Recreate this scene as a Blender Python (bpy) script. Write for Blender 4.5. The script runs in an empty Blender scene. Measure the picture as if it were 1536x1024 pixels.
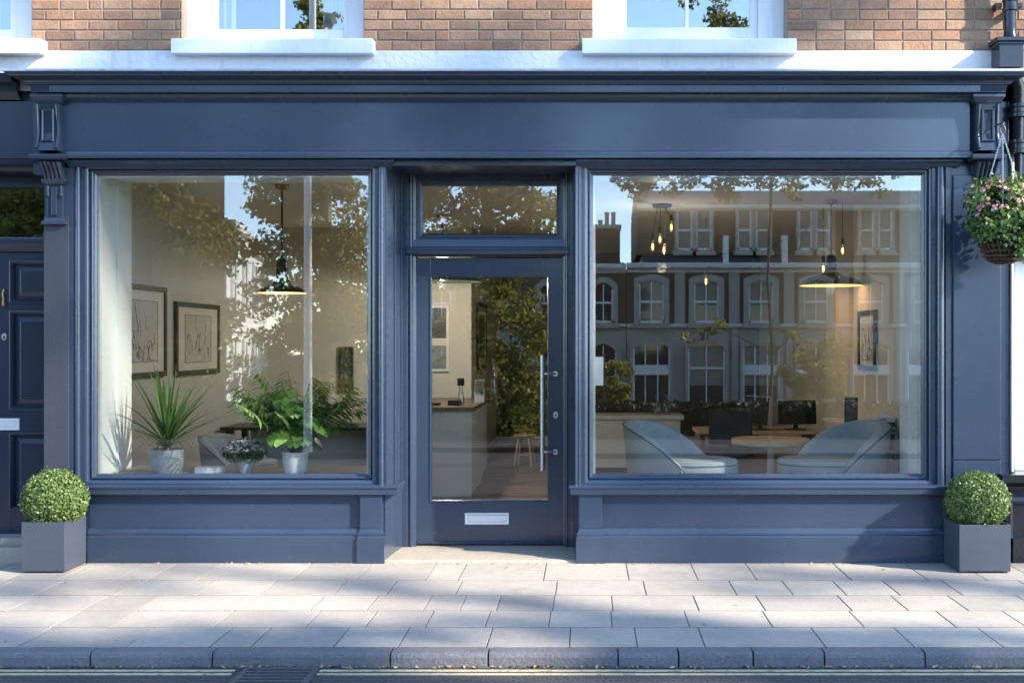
import bpy, bmesh, math, random
import numpy as np
from mathutils import Vector, Matrix
random.seed(7); RNG = np.random.default_rng(7)
scene = bpy.context.scene
COL = scene.collection
R = math.radians
EYE = 1.615; CD = 9.0; F = 1845.0; VX, VY = 880.0, 512.0      # camera height, distance, focal length in pixels of the 1536 px photo

def X(px, Y=0.0): return (px - VX) * (CD + Y) / F
def Z(py, Y=0.0): return EYE + (VY - py) * (CD + Y) / F

# ------------------------------------------------------------------ materials
def new_mat(name):
    m = bpy.data.materials.new(name); m.use_nodes = True
    nt = m.node_tree
    return m, nt, nt.nodes['Principled BSDF'], nt.nodes['Material Output']

def P(name, col, rough=0.5, metal=0.0, noise=None, bump=None, island=0.0, coat=0.0, spec=0.5, rough_noise=None, tex='Object', stains=None, grad=None):
    """principled material: base colour with soft mottling, fine bump, per-island value change"""
    m, nt, b, out = new_mat(name)
    N = nt.nodes.new; L = nt.links.new
    b.inputs['Roughness'].default_value = rough; b.inputs['Metallic'].default_value = metal
    b.inputs['Specular IOR Level'].default_value = spec
    if coat: b.inputs['Coat Weight'].default_value = coat; b.inputs['Coat Roughness'].default_value = 0.12
    tc = N('ShaderNodeTexCoord')
    rgb = N('ShaderNodeRGB'); rgb.outputs[0].default_value = (*col, 1); cur = rgb.outputs[0]
    def mul(cur, fac_socket, lo, hi):
        mr = N('ShaderNodeMapRange'); mr.inputs['To Min'].default_value = lo; mr.inputs['To Max'].default_value = hi
        L(fac_socket, mr.inputs['Value'])
        vm = N('ShaderNodeVectorMath'); vm.operation = 'SCALE'
        L(cur, vm.inputs[0]); L(mr.outputs[0], vm.inputs['Scale']); return vm.outputs[0]
    if noise:
        sc, am = noise[0], noise[1]
        n = N('ShaderNodeTexNoise'); n.inputs['Scale'].default_value = sc; n.inputs['Detail'].default_value = 6; n.inputs['Roughness'].default_value = 0.65
        L(tc.outputs[tex], n.inputs['Vector']); cur = mul(cur, n.outputs['Fac'], 1 - am * 1.6, 1 + am * 1.6)
    if stains:
        sc, am = stains[:2]
        n = N('ShaderNodeTexNoise'); n.inputs['Scale'].default_value = sc; n.inputs['Detail'].default_value = 8; n.inputs['Roughness'].default_value = 0.75
        mp = N('ShaderNodeMapping'); mp.inputs['Scale'].default_value = (1, 1, stains[2] if len(stains) > 2 else 1)      # < 1: rain runs drawn out downwards
        L(tc.outputs[tex], mp.inputs['Vector']); L(mp.outputs[0], n.inputs['Vector'])
        cr = N('ShaderNodeMapRange'); cr.inputs['From Min'].default_value = .52; cr.inputs['From Max'].default_value = .7; cr.inputs['To Min'].default_value = 1; cr.inputs['To Max'].default_value = 1 - am
        L(n.outputs['Fac'], cr.inputs['Value'])
        vm = N('ShaderNodeVectorMath'); vm.operation = 'SCALE'; L(cur, vm.inputs[0]); L(cr.outputs[0], vm.inputs['Scale']); cur = vm.outputs[0]
    if island:
        g = N('ShaderNodeNewGeometry'); cur = mul(cur, g.outputs['Random Per Island'], 1 - island, 1 + island)
    L(cur, b.inputs['Base Color'])
    if rough_noise:
        n = N('ShaderNodeTexNoise'); n.inputs['Scale'].default_value = rough_noise[0]; n.inputs['Detail'].default_value = 5
        L(tc.outputs[tex], n.inputs['Vector'])
        mr = N('ShaderNodeMapRange'); mr.inputs['To Min'].default_value = rough - rough_noise[1]; mr.inputs['To Max'].default_value = rough + rough_noise[1]
        L(n.outputs['Fac'], mr.inputs['Value']); L(mr.outputs[0], b.inputs['Roughness'])
    if bump:
        n = N('ShaderNodeTexNoise'); n.inputs['Scale'].default_value = bump[0]; n.inputs['Detail'].default_value = 5
        L(tc.outputs[tex], n.inputs['Vector'])
        bp = N('ShaderNodeBump'); bp.inputs['Strength'].default_value = bump[1]; bp.inputs['Distance'].default_value = bump[2] if len(bump) > 2 else 0.01
        L(n.outputs['Fac'], bp.inputs['Height']); L(bp.outputs[0], b.inputs['Normal'])
    return m

def ramp_island(name, cols, rough, bump=None, noise=None, translucent=0.0, transl_col=None, spec=0.4, spots=None):
    """each island (brick, slab, leaf) takes its own colour from a ramp"""
    m, nt, b, out = new_mat(name); N = nt.nodes.new; L = nt.links.new
    g = N('ShaderNodeNewGeometry'); cr = N('ShaderNodeValToRGB')
    els = cr.color_ramp.elements
    while len(els) < len(cols): els.new(0.5)
    for i, c in enumerate(cols):
        els[i].position = i / (len(cols) - 1); els[i].color = (*c, 1)
    L(g.outputs['Random Per Island'], cr.inputs['Fac']); cur = cr.outputs['Color']
    tc = N('ShaderNodeTexCoord')
    if noise:
        for sc, am in noise:
            n = N('ShaderNodeTexNoise'); n.inputs['Scale'].default_value = sc; n.inputs['Detail'].default_value = 6; n.inputs['Roughness'].default_value = .7
            L(tc.outputs['Object'], n.inputs['Vector'])
            mr = N('ShaderNodeMapRange'); mr.inputs['From Min'].default_value = .25; mr.inputs['From Max'].default_value = .75
            mr.inputs['To Min'].default_value = 1 - am; mr.inputs['To Max'].default_value = 1 + am; L(n.outputs['Fac'], mr.inputs['Value'])
            vm = N('ShaderNodeVectorMath'); vm.operation = 'SCALE'; L(cur, vm.inputs[0]); L(mr.outputs[0], vm.inputs['Scale']); cur = vm.outputs[0]
    if spots:                     # trodden chewing gum and oil drops, each a small dark disc
        v = N('ShaderNodeTexVoronoi'); v.inputs['Scale'].default_value = spots[0]; L(tc.outputs['Object'], v.inputs['Vector'])
        sx = N('ShaderNodeSeparateColor'); L(v.outputs['Color'], sx.inputs[0])
        rm = N('ShaderNodeMapRange'); rm.inputs['From Min'].default_value = .55; rm.inputs['From Max'].default_value = 1; rm.inputs['To Min'].default_value = 0; rm.inputs['To Max'].default_value = spots[1]; L(sx.outputs[0], rm.inputs['Value'])
        lt = N('ShaderNodeMath'); lt.operation = 'LESS_THAN'; L(v.outputs['Distance'], lt.inputs[0]); L(rm.outputs[0], lt.inputs[1])
        m2 = N('ShaderNodeMapRange'); m2.inputs['To Min'].default_value = 1; m2.inputs['To Max'].default_value = spots[2]; L(lt.outputs[0], m2.inputs['Value'])
        vm = N('ShaderNodeVectorMath'); vm.operation = 'SCALE'; L(cur, vm.inputs[0]); L(m2.outputs[0], vm.inputs['Scale']); cur = vm.outputs[0]
    L(cur, b.inputs['Base Color']); b.inputs['Roughness'].default_value = rough; b.inputs['Specular IOR Level'].default_value = spec
    if bump:
        n = N('ShaderNodeTexNoise'); n.inputs['Scale'].default_value = bump[0]; n.inputs['Detail'].default_value = 6; n.inputs['Roughness'].default_value = .7
        L(tc.outputs['Object'], n.inputs['Vector'])
        bp = N('ShaderNodeBump'); bp.inputs['Strength'].default_value = bump[1]; bp.inputs['Distance'].default_value = .01
        L(n.outputs['Fac'], bp.inputs['Height']); L(bp.outputs[0], b.inputs['Normal'])
    if translucent:
        t = N('ShaderNodeBsdfTranslucent'); mx = N('ShaderNodeMixShader'); mx.inputs['Fac'].default_value = translucent
        if transl_col:
            vm = N('ShaderNodeMix'); vm.data_type = 'RGBA'; vm.inputs['Factor'].default_value = .6
            L(cur, vm.inputs[6]); vm.inputs[7].default_value = (*transl_col, 1); L(vm.outputs[2], t.inputs['Color'])
        else: L(cur, t.inputs['Color'])
        L(b.outputs[0], mx.inputs[1]); L(t.outputs[0], mx.inputs[2]); L(mx.outputs[0], out.inputs['Surface'])
    return m

def glass_mat(name, refl, tint=(.94, .96, .94), wobble=.0, edge=.55):
    m, nt, b, out = new_mat(name); N = nt.nodes.new; L = nt.links.new
    nt.nodes.remove(b)
    tr = N('ShaderNodeBsdfTransparent'); tr.inputs['Color'].default_value = (*tint, 1)
    gl = N('ShaderNodeBsdfGlossy'); gl.inputs['Roughness'].default_value = 0.0
    mx = N('ShaderNodeMixShader'); lw = N('ShaderNodeLayerWeight'); lw.inputs['Blend'].default_value = .35
    mr = N('ShaderNodeMapRange'); mr.inputs['To Min'].default_value = refl; mr.inputs['To Max'].default_value = edge
    L(lw.outputs['Fresnel'], mr.inputs['Value']); mr.inputs['From Min'].default_value = .04; mr.inputs['From Max'].default_value = 1
    L(mr.outputs[0], mx.inputs['Fac']); L(tr.outputs[0], mx.inputs[1]); L(gl.outputs[0], mx.inputs[2]); L(mx.outputs[0], out.inputs['Surface'])
    if wobble:
        tc = N('ShaderNodeTexCoord'); n = N('ShaderNodeTexNoise'); n.inputs['Scale'].default_value = 1.6; n.inputs['Detail'].default_value = 1
        L(tc.outputs['Object'], n.inputs['Vector'])
        bp = N('ShaderNodeBump'); bp.inputs['Strength'].default_value = wobble; bp.inputs['Distance'].default_value = .002
        L(n.outputs['Fac'], bp.inputs['Height']); L(bp.outputs[0], gl.inputs['Normal'])
    return m

def emit(name, col, st):
    m, nt, b, out = new_mat(name)
    b.inputs['Base Color'].default_value = (*col, 1); b.inputs['Emission Color'].default_value = (*col, 1); b.inputs['Emission Strength'].default_value = st
    return m

def wood(name, c1, c2, scale=(1, 12, 12), rough=.5, island=.15):
    m, nt, b, out = new_mat(name); N = nt.nodes.new; L = nt.links.new
    tc = N('ShaderNodeTexCoord'); mp = N('ShaderNodeMapping'); mp.inputs['Scale'].default_value = scale
    n = N('ShaderNodeTexNoise'); n.inputs['Scale'].default_value = 2.2; n.inputs['Detail'].default_value = 8; n.inputs['Roughness'].default_value = .7; n.inputs['Distortion'].default_value = .6
    L(tc.outputs['Object'], mp.inputs[0]); L(mp.outputs[0], n.inputs['Vector'])
    cr = N('ShaderNodeValToRGB'); cr.color_ramp.elements[0].color = (*c1, 1); cr.color_ramp.elements[1].color = (*c2, 1)
    cr.color_ramp.elements[0].position = .3; cr.color_ramp.elements[1].position = .7
    L(n.outputs['Fac'], cr.inputs['Fac'])
    g = N('ShaderNodeNewGeometry'); mr = N('ShaderNodeMapRange'); mr.inputs['To Min'].default_value = 1 - island; mr.inputs['To Max'].default_value = 1 + island
    L(g.outputs['Random Per Island'], mr.inputs['Value'])
    vm = N('ShaderNodeVectorMath'); vm.operation = 'SCALE'; L(cr.outputs[0], vm.inputs[0]); L(mr.outputs[0], vm.inputs['Scale'])
    L(vm.outputs[0], b.inputs['Base Color']); b.inputs['Roughness'].default_value = rough
    return m

NAVY = (.027, .0435, .077)
M = {
 'navy': P('navy_paint', NAVY, .27, noise=(1.4, .06), bump=(110, .07, .005), rough_noise=(3, .09), stains=(2.3, .12), coat=.35),
 'navy_gloss': P('navy_gloss_paint', (.030, .043, .068), .18, noise=(3, .05), bump=(60, .06, .004)),
 'navy_dark': P('dark_navy_paint', (.015, .024, .044), .26, noise=(2, .06), bump=(150, .05, .004)),
 'granite': P('speckled_granite', (.025, .030, .045), .6, noise=(110, .5), bump=(140, .6, .005), stains=(4, .12)),
 'black_paint': P('black_gloss_paint', (.012, .014, .02), .2, noise=(20, .25), bump=(35, .2, .006)),
 'white_paint': P('white_paint', (.74, .74, .735), .42, noise=(2.5, .04), bump=(40, .18, .008), stains=(7, .16, .12)),
 'render_band': P('white_render', (.64, .645, .65), .75, noise=(3, .06), bump=(22, .7, .014), stains=(8, .2, .15)),
 'lead': P('lead_flashing', (.42, .44, .50), .55, metal=.0, noise=(14, .3), bump=(40, .4, .006)),
 'mortar': P('mortar', (.27, .22, .175), .95, noise=(40, .12), bump=(120, .4, .006)),
 'brick': ramp_island('brick', [(0.250, 0.144, 0.091), (0.342, 0.212, 0.133), (0.303, 0.177, 0.110), (0.362, 0.242, 0.156), (0.290, 0.149, 0.087), (0.342, 0.222, 0.143), (0.224, 0.138, 0.093), (0.316, 0.188, 0.116), (0.204, 0.125, 0.087), (0.336, 0.206, 0.130)], .88, bump=(60, 1.0), noise=[(1.3, .18), (9, .22), (60, .28)]),
 'slab': ramp_island('paving_slab', [(.35, .318, .275), (.395, .36, .31), (.315, .29, .255), (.41, .375, .32), (.36, .325, .28)], .78, bump=(70, .6), noise=[(1.7, .15), (14, .12), (60, .14), (230, .18)], spots=(3.2, .07, .72)),
 'joint': P('sandy_joint', (.19, .158, .118), .95, noise=(16, .5), bump=(90, .5, .01)),
 'kerb': ramp_island('granite_kerb', [(.135, .138, .15), (.165, .166, .178), (.145, .146, .158)], .7, bump=(45, 1.0), noise=[(6, .18), (70, .35)]),
 'asphalt': P('asphalt', (.058, .058, .060), .85, noise=(60, .6), bump=(60, 1.0, .03), stains=(1.3, .2)),
 'line': P('worn_line_paint', (.55, .47, .30), .7, noise=(30, .25), bump=(150, .6, .006), stains=(14, .65)),
 'iron': P('cast_iron', (.10, .10, .11), .55, metal=.4, noise=(30, .3), bump=(60, .3, .005)),
 'void': P('drain_dark', (.006, .006, .006), .9),
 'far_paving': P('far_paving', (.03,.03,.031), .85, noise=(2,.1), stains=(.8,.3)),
 'step': P('worn_stone_step', (.36, .315, .26), .8, noise=(6, .12), bump=(50, .5, .01), stains=(7, .22)),
 'planter': P('grey_planter', (.050, .060, .082), .4, noise=(4, .08), bump=(30, .08, .005), rough_noise=(5, .1), stains=(6, .1)),
 'soil': P('soil', (.03, .02, .014), .95, noise=(40, .4), bump=(60, 1, .02)),
 'steel': P('brushed_steel', (.62, .63, .65), .28, metal=1, noise=(60, .06)),
 'chain': P('chain_steel', (.45, .45, .45), .4, metal=.9),
 'aluminium': P('satin_aluminium', (.72, .74, .77), .34, metal=.5, noise=(20, .04)),
 'chrome': P('polished_column', (.85,.86,.88), .25, metal=.35),
 'brass': P('aged_brass', (.42, .27, .09), .35, metal=.9),
 'seal': P('black_seal', (.012, .012, .014), .6),
 'glass': glass_mat('shop_glass', .125, (.975, .985, .975), wobble=.012),
 'glass_up': glass_mat('sash_glass', .27, (.86, .9, .92), wobble=.06, edge=.7),
 'glass_far': glass_mat('far_glass', .3, (.5, .5, .5), wobble=.1, edge=.7),
 'reveal': P('white_lining', (.82, .90, .93), .45, noise=(2, .02)),
 'plaster': P('cream_plaster', (.64, .595, .50), .85, noise=(1.2, .04), bump=(60, .08, .004)),
 'plaster_grey': P('stone_grey_plaster', (.58, .57, .525), .85, noise=(1.2, .04), bump=(60, .08, .004)),
 'plaster_dark': P('dark_olive_plaster', (.09, .085, .06), .8, noise=(1.2, .08)),
 'ceiling': P('ceiling_paint', (.80, .78, .72), .9, noise=(1, .03)),
 'floor': wood('oak_boards', (.16, .105, .065), (.36, .25, .155), (1.2, 14, 14), .42, .25),
 'ledge': wood('grey_washed_boards', (.20, .19, .18), (.36, .35, .33), (1.2, 14, 14), .5, .15),
 'oak': wood('light_oak', (.50, .36, .21), (.64, .48, .30), (1.5, 16, 16), .42, .05),
 'walnut': wood('brown_worktop', (.12, .075, .045), (.21, .14, .085), (1.5, 16, 16), .35, .05),
 'counter': P('sage_grey_laminate', (.56, .57, .52), .55, noise=(2, .03)),
 'fabric': P('blue_grey_weave', (.37, .44, .47), .92, noise=(190, .42), bump=(420, .7, .004)),
 'piping': P('dark_piping', (.09, .13, .16), .8),
 'black': P('black_plastic', (.012, .012, .013), .35),
 'black_matt': P('black_frame', (.010, .010, .009), .5),
 'screen': P('dark_screen', (.006, .006, .007), .15),
 'paper': P('off_white_paper', (.70, .68, .62), .85, noise=(12, .04)),
 'white_plastic': P('white_plastic', (.72, .76, .78), .4, noise=(8, .03)),
 'grey_plastic': P('grey_plastic', (.38, .40, .42), .45, noise=(8, .05)),
 'zinc': P('weathered_zinc_pot', (.30, .34, .38), .55, metal=.15, noise=(14, .3), bump=(25, .2, .005), stains=(9, .3)),
 'white_pot': P('white_glazed_pot', (.70, .78, .82), .3, noise=(3, .02)),
 'enamel': P('dark_green_enamel', (.018, .028, .026), .2, noise=(6, .15)),
 'shade_in': emit('lit_shade_lining', (1.0, .55, .2), .35),
 'bulb': emit('lit_filament_bulb', (1.0, .5, .13), 1.5),
 'clear': glass_mat('clear_bottle', .12, (.9, .92, .92), edge=.8),
 'stem': P('plant_stem', (.16, .12, .06), .8, noise=(30, .3)),
 'bark': P('tree_bark', (.16, .125, .09), .9, noise=(8, .35), bump=(14, .9, .03)),
 'bark_pale': P('pale_bark', (.36, .30, .22), .9, noise=(6, .35), bump=(12, .8, .03)),
 'box_leaf': ramp_island('box_leaf', [(.075, .13, .03), (.14, .20, .05), (.06, .11, .03), (.19, .26, .08), (.10, .16, .04)], .42, translucent=.18, spec=.5),
 'tree_leaf': ramp_island('tree_leaf', [(.07, .095, .02), (.12, .14, .03), (.17, .17, .035), (.06, .085, .018), (.26, .22, .05)], .42, translucent=.5, transl_col=(.42, .40, .07)),
 'dark_leaf': ramp_island('shadow_tree_leaf', [(.05, .08, .02), (.09, .12, .03), (.07, .10, .025)], .5, translucent=.25),
 'hedge_leaf': ramp_island('hedge_leaf', [(.02,.035,.012),(.035,.05,.015),(.015,.03,.01)], .6),
 'dracaena': ramp_island('spiky_leaf', [(.05, .13, .03), (.08, .18, .035), (.06, .15, .04), (.12, .22, .05)], .38, translucent=.15),
 'fern': ramp_island('frond_leaf', [(.06, .15, .035), (.10, .22, .045), (.15, .27, .05), (.04, .11, .04)], .42, translucent=.25),
 'mum_leaf': ramp_island('small_pot_leaf', [(.05, .12, .03), (.09, .16, .04), (.06, .10, .035)], .5, translucent=.2),
 'basket_leaf': ramp_island('trailing_leaf', [(.06, .14, .03), (.12, .2, .04), (.05, .10, .03), (.22, .30, .08), (.09, .16, .05)], .45, translucent=.25),
 'petal_pale': ramp_island('pale_petal', [(.82, .66, .62), (.86, .82, .78), (.85, .74, .68)], .6, translucent=.3),
 'petal_mix': ramp_island('mixed_petal', [(.70, .13, .26), (.75, .62, .58), (.62, .20, .36), (.78, .72, .66), (.70, .30, .18), (.40, .10, .34), (.75, .6, .2)], .6, translucent=.3),
 'wicker': ramp_island('dark_wicker', [(.05, .032, .02), (.09, .06, .035), (.035, .022, .015)], .8, noise=[(40, .3)]),
 'dry_leaf': ramp_island('dry_leaf', [(.42, .26, .10), (.50, .36, .16), (.30, .17, .07), (.55, .42, .22)], .8),
 'curtain': P('sheer_curtain', (.70, .74, .76), .9, noise=(5, .05)),
 'far_brick': P('distant_brick', (.20, .145, .095), .9, noise=(30, .25), bump=(30, .4, .02), stains=(1.2, .2)),
 'far_stucco': P('distant_stucco', (.40, .375, .32), .85, noise=(1, .06), stains=(1.4, .2)),
 'far_white': P('distant_white_paint', (.78, .77, .74), .7, noise=(2, .04)),
 'far_slate': P('distant_slate', (.07, .075, .085), .6, noise=(6, .25)),
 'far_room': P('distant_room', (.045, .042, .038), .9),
 'far_blind': P('distant_blind', (.30, .27, .21), .9, noise=(3, .06)),
 'hedge': P('garden_ground', (.05, .07, .025), .95, noise=(3, .4), bump=(20, 1, .05)),
 'sketch': P('pencil_paper', (.55, .54, .50), .9, noise=(5, .12)),
 'ink': P('ink', (.05, .05, .05), .8),
 'photo_dark': P('dark_photograph', (.07, .075, .06), .35, noise=(14, .7), stains=(9, .6)),
 'photo_grey': P('grey_photograph', (.22, .24, .24), .4, noise=(10, .6), stains=(7, .6)),
}

def brick_tex(name, c1, c2, mortar, w, h):
    """coursed brickwork for the far houses, laid along the wall"""
    m, nt, b, out = new_mat(name); N = nt.nodes.new; L = nt.links.new
    tc = N('ShaderNodeTexCoord'); sp = N('ShaderNodeSeparateXYZ'); cb = N('ShaderNodeCombineXYZ'); ad = N('ShaderNodeMath')
    L(tc.outputs['Object'], sp.inputs[0]); L(sp.outputs[0], ad.inputs[0]); L(sp.outputs[1], ad.inputs[1])
    L(ad.outputs[0], cb.inputs[0]); L(sp.outputs[2], cb.inputs[1])
    br = N('ShaderNodeTexBrick'); br.inputs['Scale'].default_value = 1; br.inputs['Brick Width'].default_value = w; br.inputs['Row Height'].default_value = h
    br.inputs['Mortar Size'].default_value = .012; br.inputs['Color1'].default_value = (*c1, 1); br.inputs['Color2'].default_value = (*c2, 1); br.inputs['Mortar'].default_value = (*mortar, 1)
    L(cb.outputs[0], br.inputs['Vector'])
    n = N('ShaderNodeTexNoise'); n.inputs['Scale'].default_value = .9; n.inputs['Detail'].default_value = 6; L(tc.outputs['Object'], n.inputs['Vector'])
    mr = N('ShaderNodeMapRange'); mr.inputs['To Min'].default_value = .5; mr.inputs['To Max'].default_value = 1.5; L(n.outputs['Fac'], mr.inputs['Value'])
    vm = N('ShaderNodeVectorMath'); vm.operation = 'SCALE'; L(br.outputs['Color'], vm.inputs[0]); L(mr.outputs[0], vm.inputs['Scale'])
    L(vm.outputs[0], b.inputs['Base Color']); b.inputs['Roughness'].default_value = .9
    return m
M['far_brick'] = brick_tex('distant_brickwork', (.20, .135, .075), (.14, .09, .05), (.10, .08, .055), .3, .11)

# ------------------------------------------------------------------ mesh builder
class MB:
    def __init__(s): s.v = []; s.f = []; s.mi = []; s.cur = 0
    def add(s, vs, fs):
        o = len(s.v); s.v += [tuple(p) for p in vs]
        for f in fs: s.f.append([i + o for i in f]); s.mi.append(s.cur)
        return s
    def box(s, x0, x1, y0, y1, z0, z1):
        if x0 > x1: x0, x1 = x1, x0
        if y0 > y1: y0, y1 = y1, y0
        if z0 > z1: z0, z1 = z1, z0
        return s.add([(x0,y0,z0),(x1,y0,z0),(x1,y1,z0),(x0,y1,z0),(x0,y0,z1),(x1,y0,z1),(x1,y1,z1),(x0,y1,z1)],
                     [(0,3,2,1),(4,5,6,7),(0,1,5,4),(1,2,6,5),(2,3,7,6),(3,0,4,7)])
    def obox(s, c, size, rz=0, rx=0, ry=0):
        m = Matrix.Translation(c) @ Matrix.Rotation(rz,4,'Z') @ Matrix.Rotation(ry,4,'Y') @ Matrix.Rotation(rx,4,'X')
        a, b, d = [q/2 for q in size]
        vs = [m @ Vector(p) for p in [(-a,-b,-d),(a,-b,-d),(a,b,-d),(-a,b,-d),(-a,-b,d),(a,-b,d),(a,b,d),(-a,b,d)]]
        return s.add(vs, [(0,3,2,1),(4,5,6,7),(0,1,5,4),(1,2,6,5),(2,3,7,6),(3,0,4,7)])
    def prism_z(s, poly, z0, z1):          # plan polygon, counter-clockwise
        n = len(poly)
        return s.add([(x,y,z0) for x,y in poly] + [(x,y,z1) for x,y in poly],
              [tuple(range(n-1,-1,-1)), tuple(range(n,2*n))] + [(i,(i+1)%n,(i+1)%n+n,i+n) for i in range(n)])
    def prism_x(s, poly, x0, x1):          # (y,z) polygon
        n = len(poly)
        return s.add([(x0,y,z) for y,z in poly] + [(x1,y,z) for y,z in poly],
              [tuple(range(n)), tuple(range(2*n-1,n-1,-1))] + [((i+1)%n,i,i+n,(i+1)%n+n) for i in range(n)])
    def prism_y(s, poly, y0, y1):          # (x,z) polygon
        n = len(poly)
        return s.add([(x,y0,z) for x,z in poly] + [(x,y1,z) for x,z in poly],
              [tuple(range(n)), tuple(range(2*n-1,n-1,-1))] + [((i+1)%n,i,i+n,(i+1)%n+n) for i in range(n)])
    def sweep(s, path, prof):              # horizontal moulding: plan path, profile (out, z); out is to the right of travel
        n = len(path); ms = []
        for i in range(n):
            def nrm(a, b):
                d = Vector((b[0]-a[0], b[1]-a[1])); d.normalize(); return Vector((d.y, -d.x))
            if i == 0: m = nrm(path[0], path[1])
            elif i == n-1: m = nrm(path[-2], path[-1])
            else:
                a, b = nrm(path[i-1], path[i]), nrm(path[i], path[i+1]); m = (a+b); m = m/ (m.length_squared/2)
            ms.append(m)
        k = len(prof); vs = []
        for p, m in zip(path, ms):
            for o, z in prof: vs.append((p[0]+m.x*o, p[1]+m.y*o, z))
        fs = []
        for i in range(n-1):
            for j in range(k):
                j2 = (j+1) % k
                fs.append((i*k+j, (i+1)*k+j, (i+1)*k+j2, i*k+j2))
        fs.append(tuple(range(k-1,-1,-1))); fs.append(tuple(range((n-1)*k, n*k)))
        return s.add(vs, fs)
    def rect_frame(s, x0, x1, z0, z1, prof):   # mitred frame: profile (inset, y), closed
        k = len(prof); vs = []
        for cx, cz, sx, sz in [(x0,z0,1,1),(x1,z0,-1,1),(x1,z1,-1,-1),(x0,z1,1,-1)]:
            for u, y in prof: vs.append((cx+sx*u, y, cz+sz*u))
        fs = []
        for i in range(4):
            i2 = (i+1) % 4
            for j in range(k):
                j2 = (j+1) % k
                fs.append((i*k+j, i2*k+j, i2*k+j2, i*k+j2))
        return s.add(vs, fs)
    def lathe(s, prof, c, seg=24, cap=True):
        vs = []; k = len(prof)
        for i in range(seg):
            a = 2*math.pi*i/seg
            for r, z in prof: vs.append((c[0]+r*math.cos(a), c[1]+r*math.sin(a), c[2]+z))
        fs = [(i*k+j, ((i+1)%seg)*k+j, ((i+1)%seg)*k+j+1, i*k+j+1) for i in range(seg) for j in range(k-1)]
        if cap:
            fs.append(tuple(i*k for i in range(seg-1,-1,-1))); fs.append(tuple(i*k+k-1 for i in range(seg)))
        return s.add(vs, fs)
    def tube(s, pts, r, seg=8):
        pts = [Vector(p) for p in pts]; n = len(pts); rs = r if isinstance(r, (list, tuple)) else [r]*n
        vs = []; up = None
        for i, p in enumerate(pts):
            d = (pts[min(i+1,n-1)] - pts[max(i-1,0)]).normalized()
            if up is None:
                up = Vector((0,0,1)) if abs(d.z) < .9 else Vector((1,0,0))
            a = d.cross(up).normalized(); b = d.cross(a).normalized(); up = -b if False else up
            for j in range(seg):
                t = 2*math.pi*j/seg; vs.append(p + a*rs[i]*math.cos(t) + b*rs[i]*math.sin(t))
        fs = [(i*seg+j, i*seg+(j+1)%seg, (i+1)*seg+(j+1)%seg, (i+1)*seg+j) for i in range(n-1) for j in range(seg)]
        fs += [tuple(range(seg-1,-1,-1)), tuple(range((n-1)*seg, n*seg))]
        return s.add(vs, fs)
    def build(s, name, mat, parent=None, bevel=0.0, smooth=False, seg=2, subd=0):
        off = Vector(ORG.get(parent.name, (0,0,0))) if parent else Vector((0,0,0))
        me = bpy.data.meshes.new(name)
        me.from_pydata([(p[0]-off.x, p[1]-off.y, p[2]-off.z) for p in s.v], [], s.f)
        mats = mat if isinstance(mat, (list, tuple)) else [mat]
        for m in mats: me.materials.append(M[m])
        if len(mats) > 1: me.polygons.foreach_set('material_index', s.mi)
        bm = bmesh.new(); bm.from_mesh(me); bmesh.ops.recalc_face_normals(bm, faces=bm.faces); bm.to_mesh(me); bm.free()
        if smooth:
            me.polygons.foreach_set('use_smooth', [True]*len(me.polygons))
            me.update()
            try: me.set_sharp_from_angle(angle=R(35))
            except Exception: pass
        o = bpy.data.objects.new(name, me); COL.objects.link(o)
        if parent: o.parent = parent; ORG[o.name] = tuple(off)
        if bevel:
            b = o.modifiers.new('bevel','BEVEL'); b.width = bevel; b.segments = seg; b.limit_method = 'ANGLE'; b.angle_limit = R(40)
        if subd:
            b = o.modifiers.new('subd','SUBSURF'); b.levels = b.render_levels = subd
        return o
ORG = {}
def tag(o, label=None, cat=None, group=None, kind=None):
    if label: o['label'] = label
    if cat: o['category'] = cat
    if group: o['group'] = group
    if kind: o['kind'] = kind
    return o
def root(name, label, cat, loc=(0,0,0), group=None):
    o = bpy.data.objects.new(name, None); COL.objects.link(o); o.location = loc; o.empty_display_size = .1
    ORG[o.name] = tuple(loc); return tag(o, label, cat, group)
def copy_tree(o, parent=None):
    c = o.copy(); COL.objects.link(c)
    if parent: c.parent = parent
    ORG[c.name] = ORG.get(o.name, (0,0,0))
    for ch in list(o.children): copy_tree(ch, c)
    return c
def struct(name, mb, mat, label, cat, **k): return tag(mb.build(name, mat, **k), label, cat, kind='structure')

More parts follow.
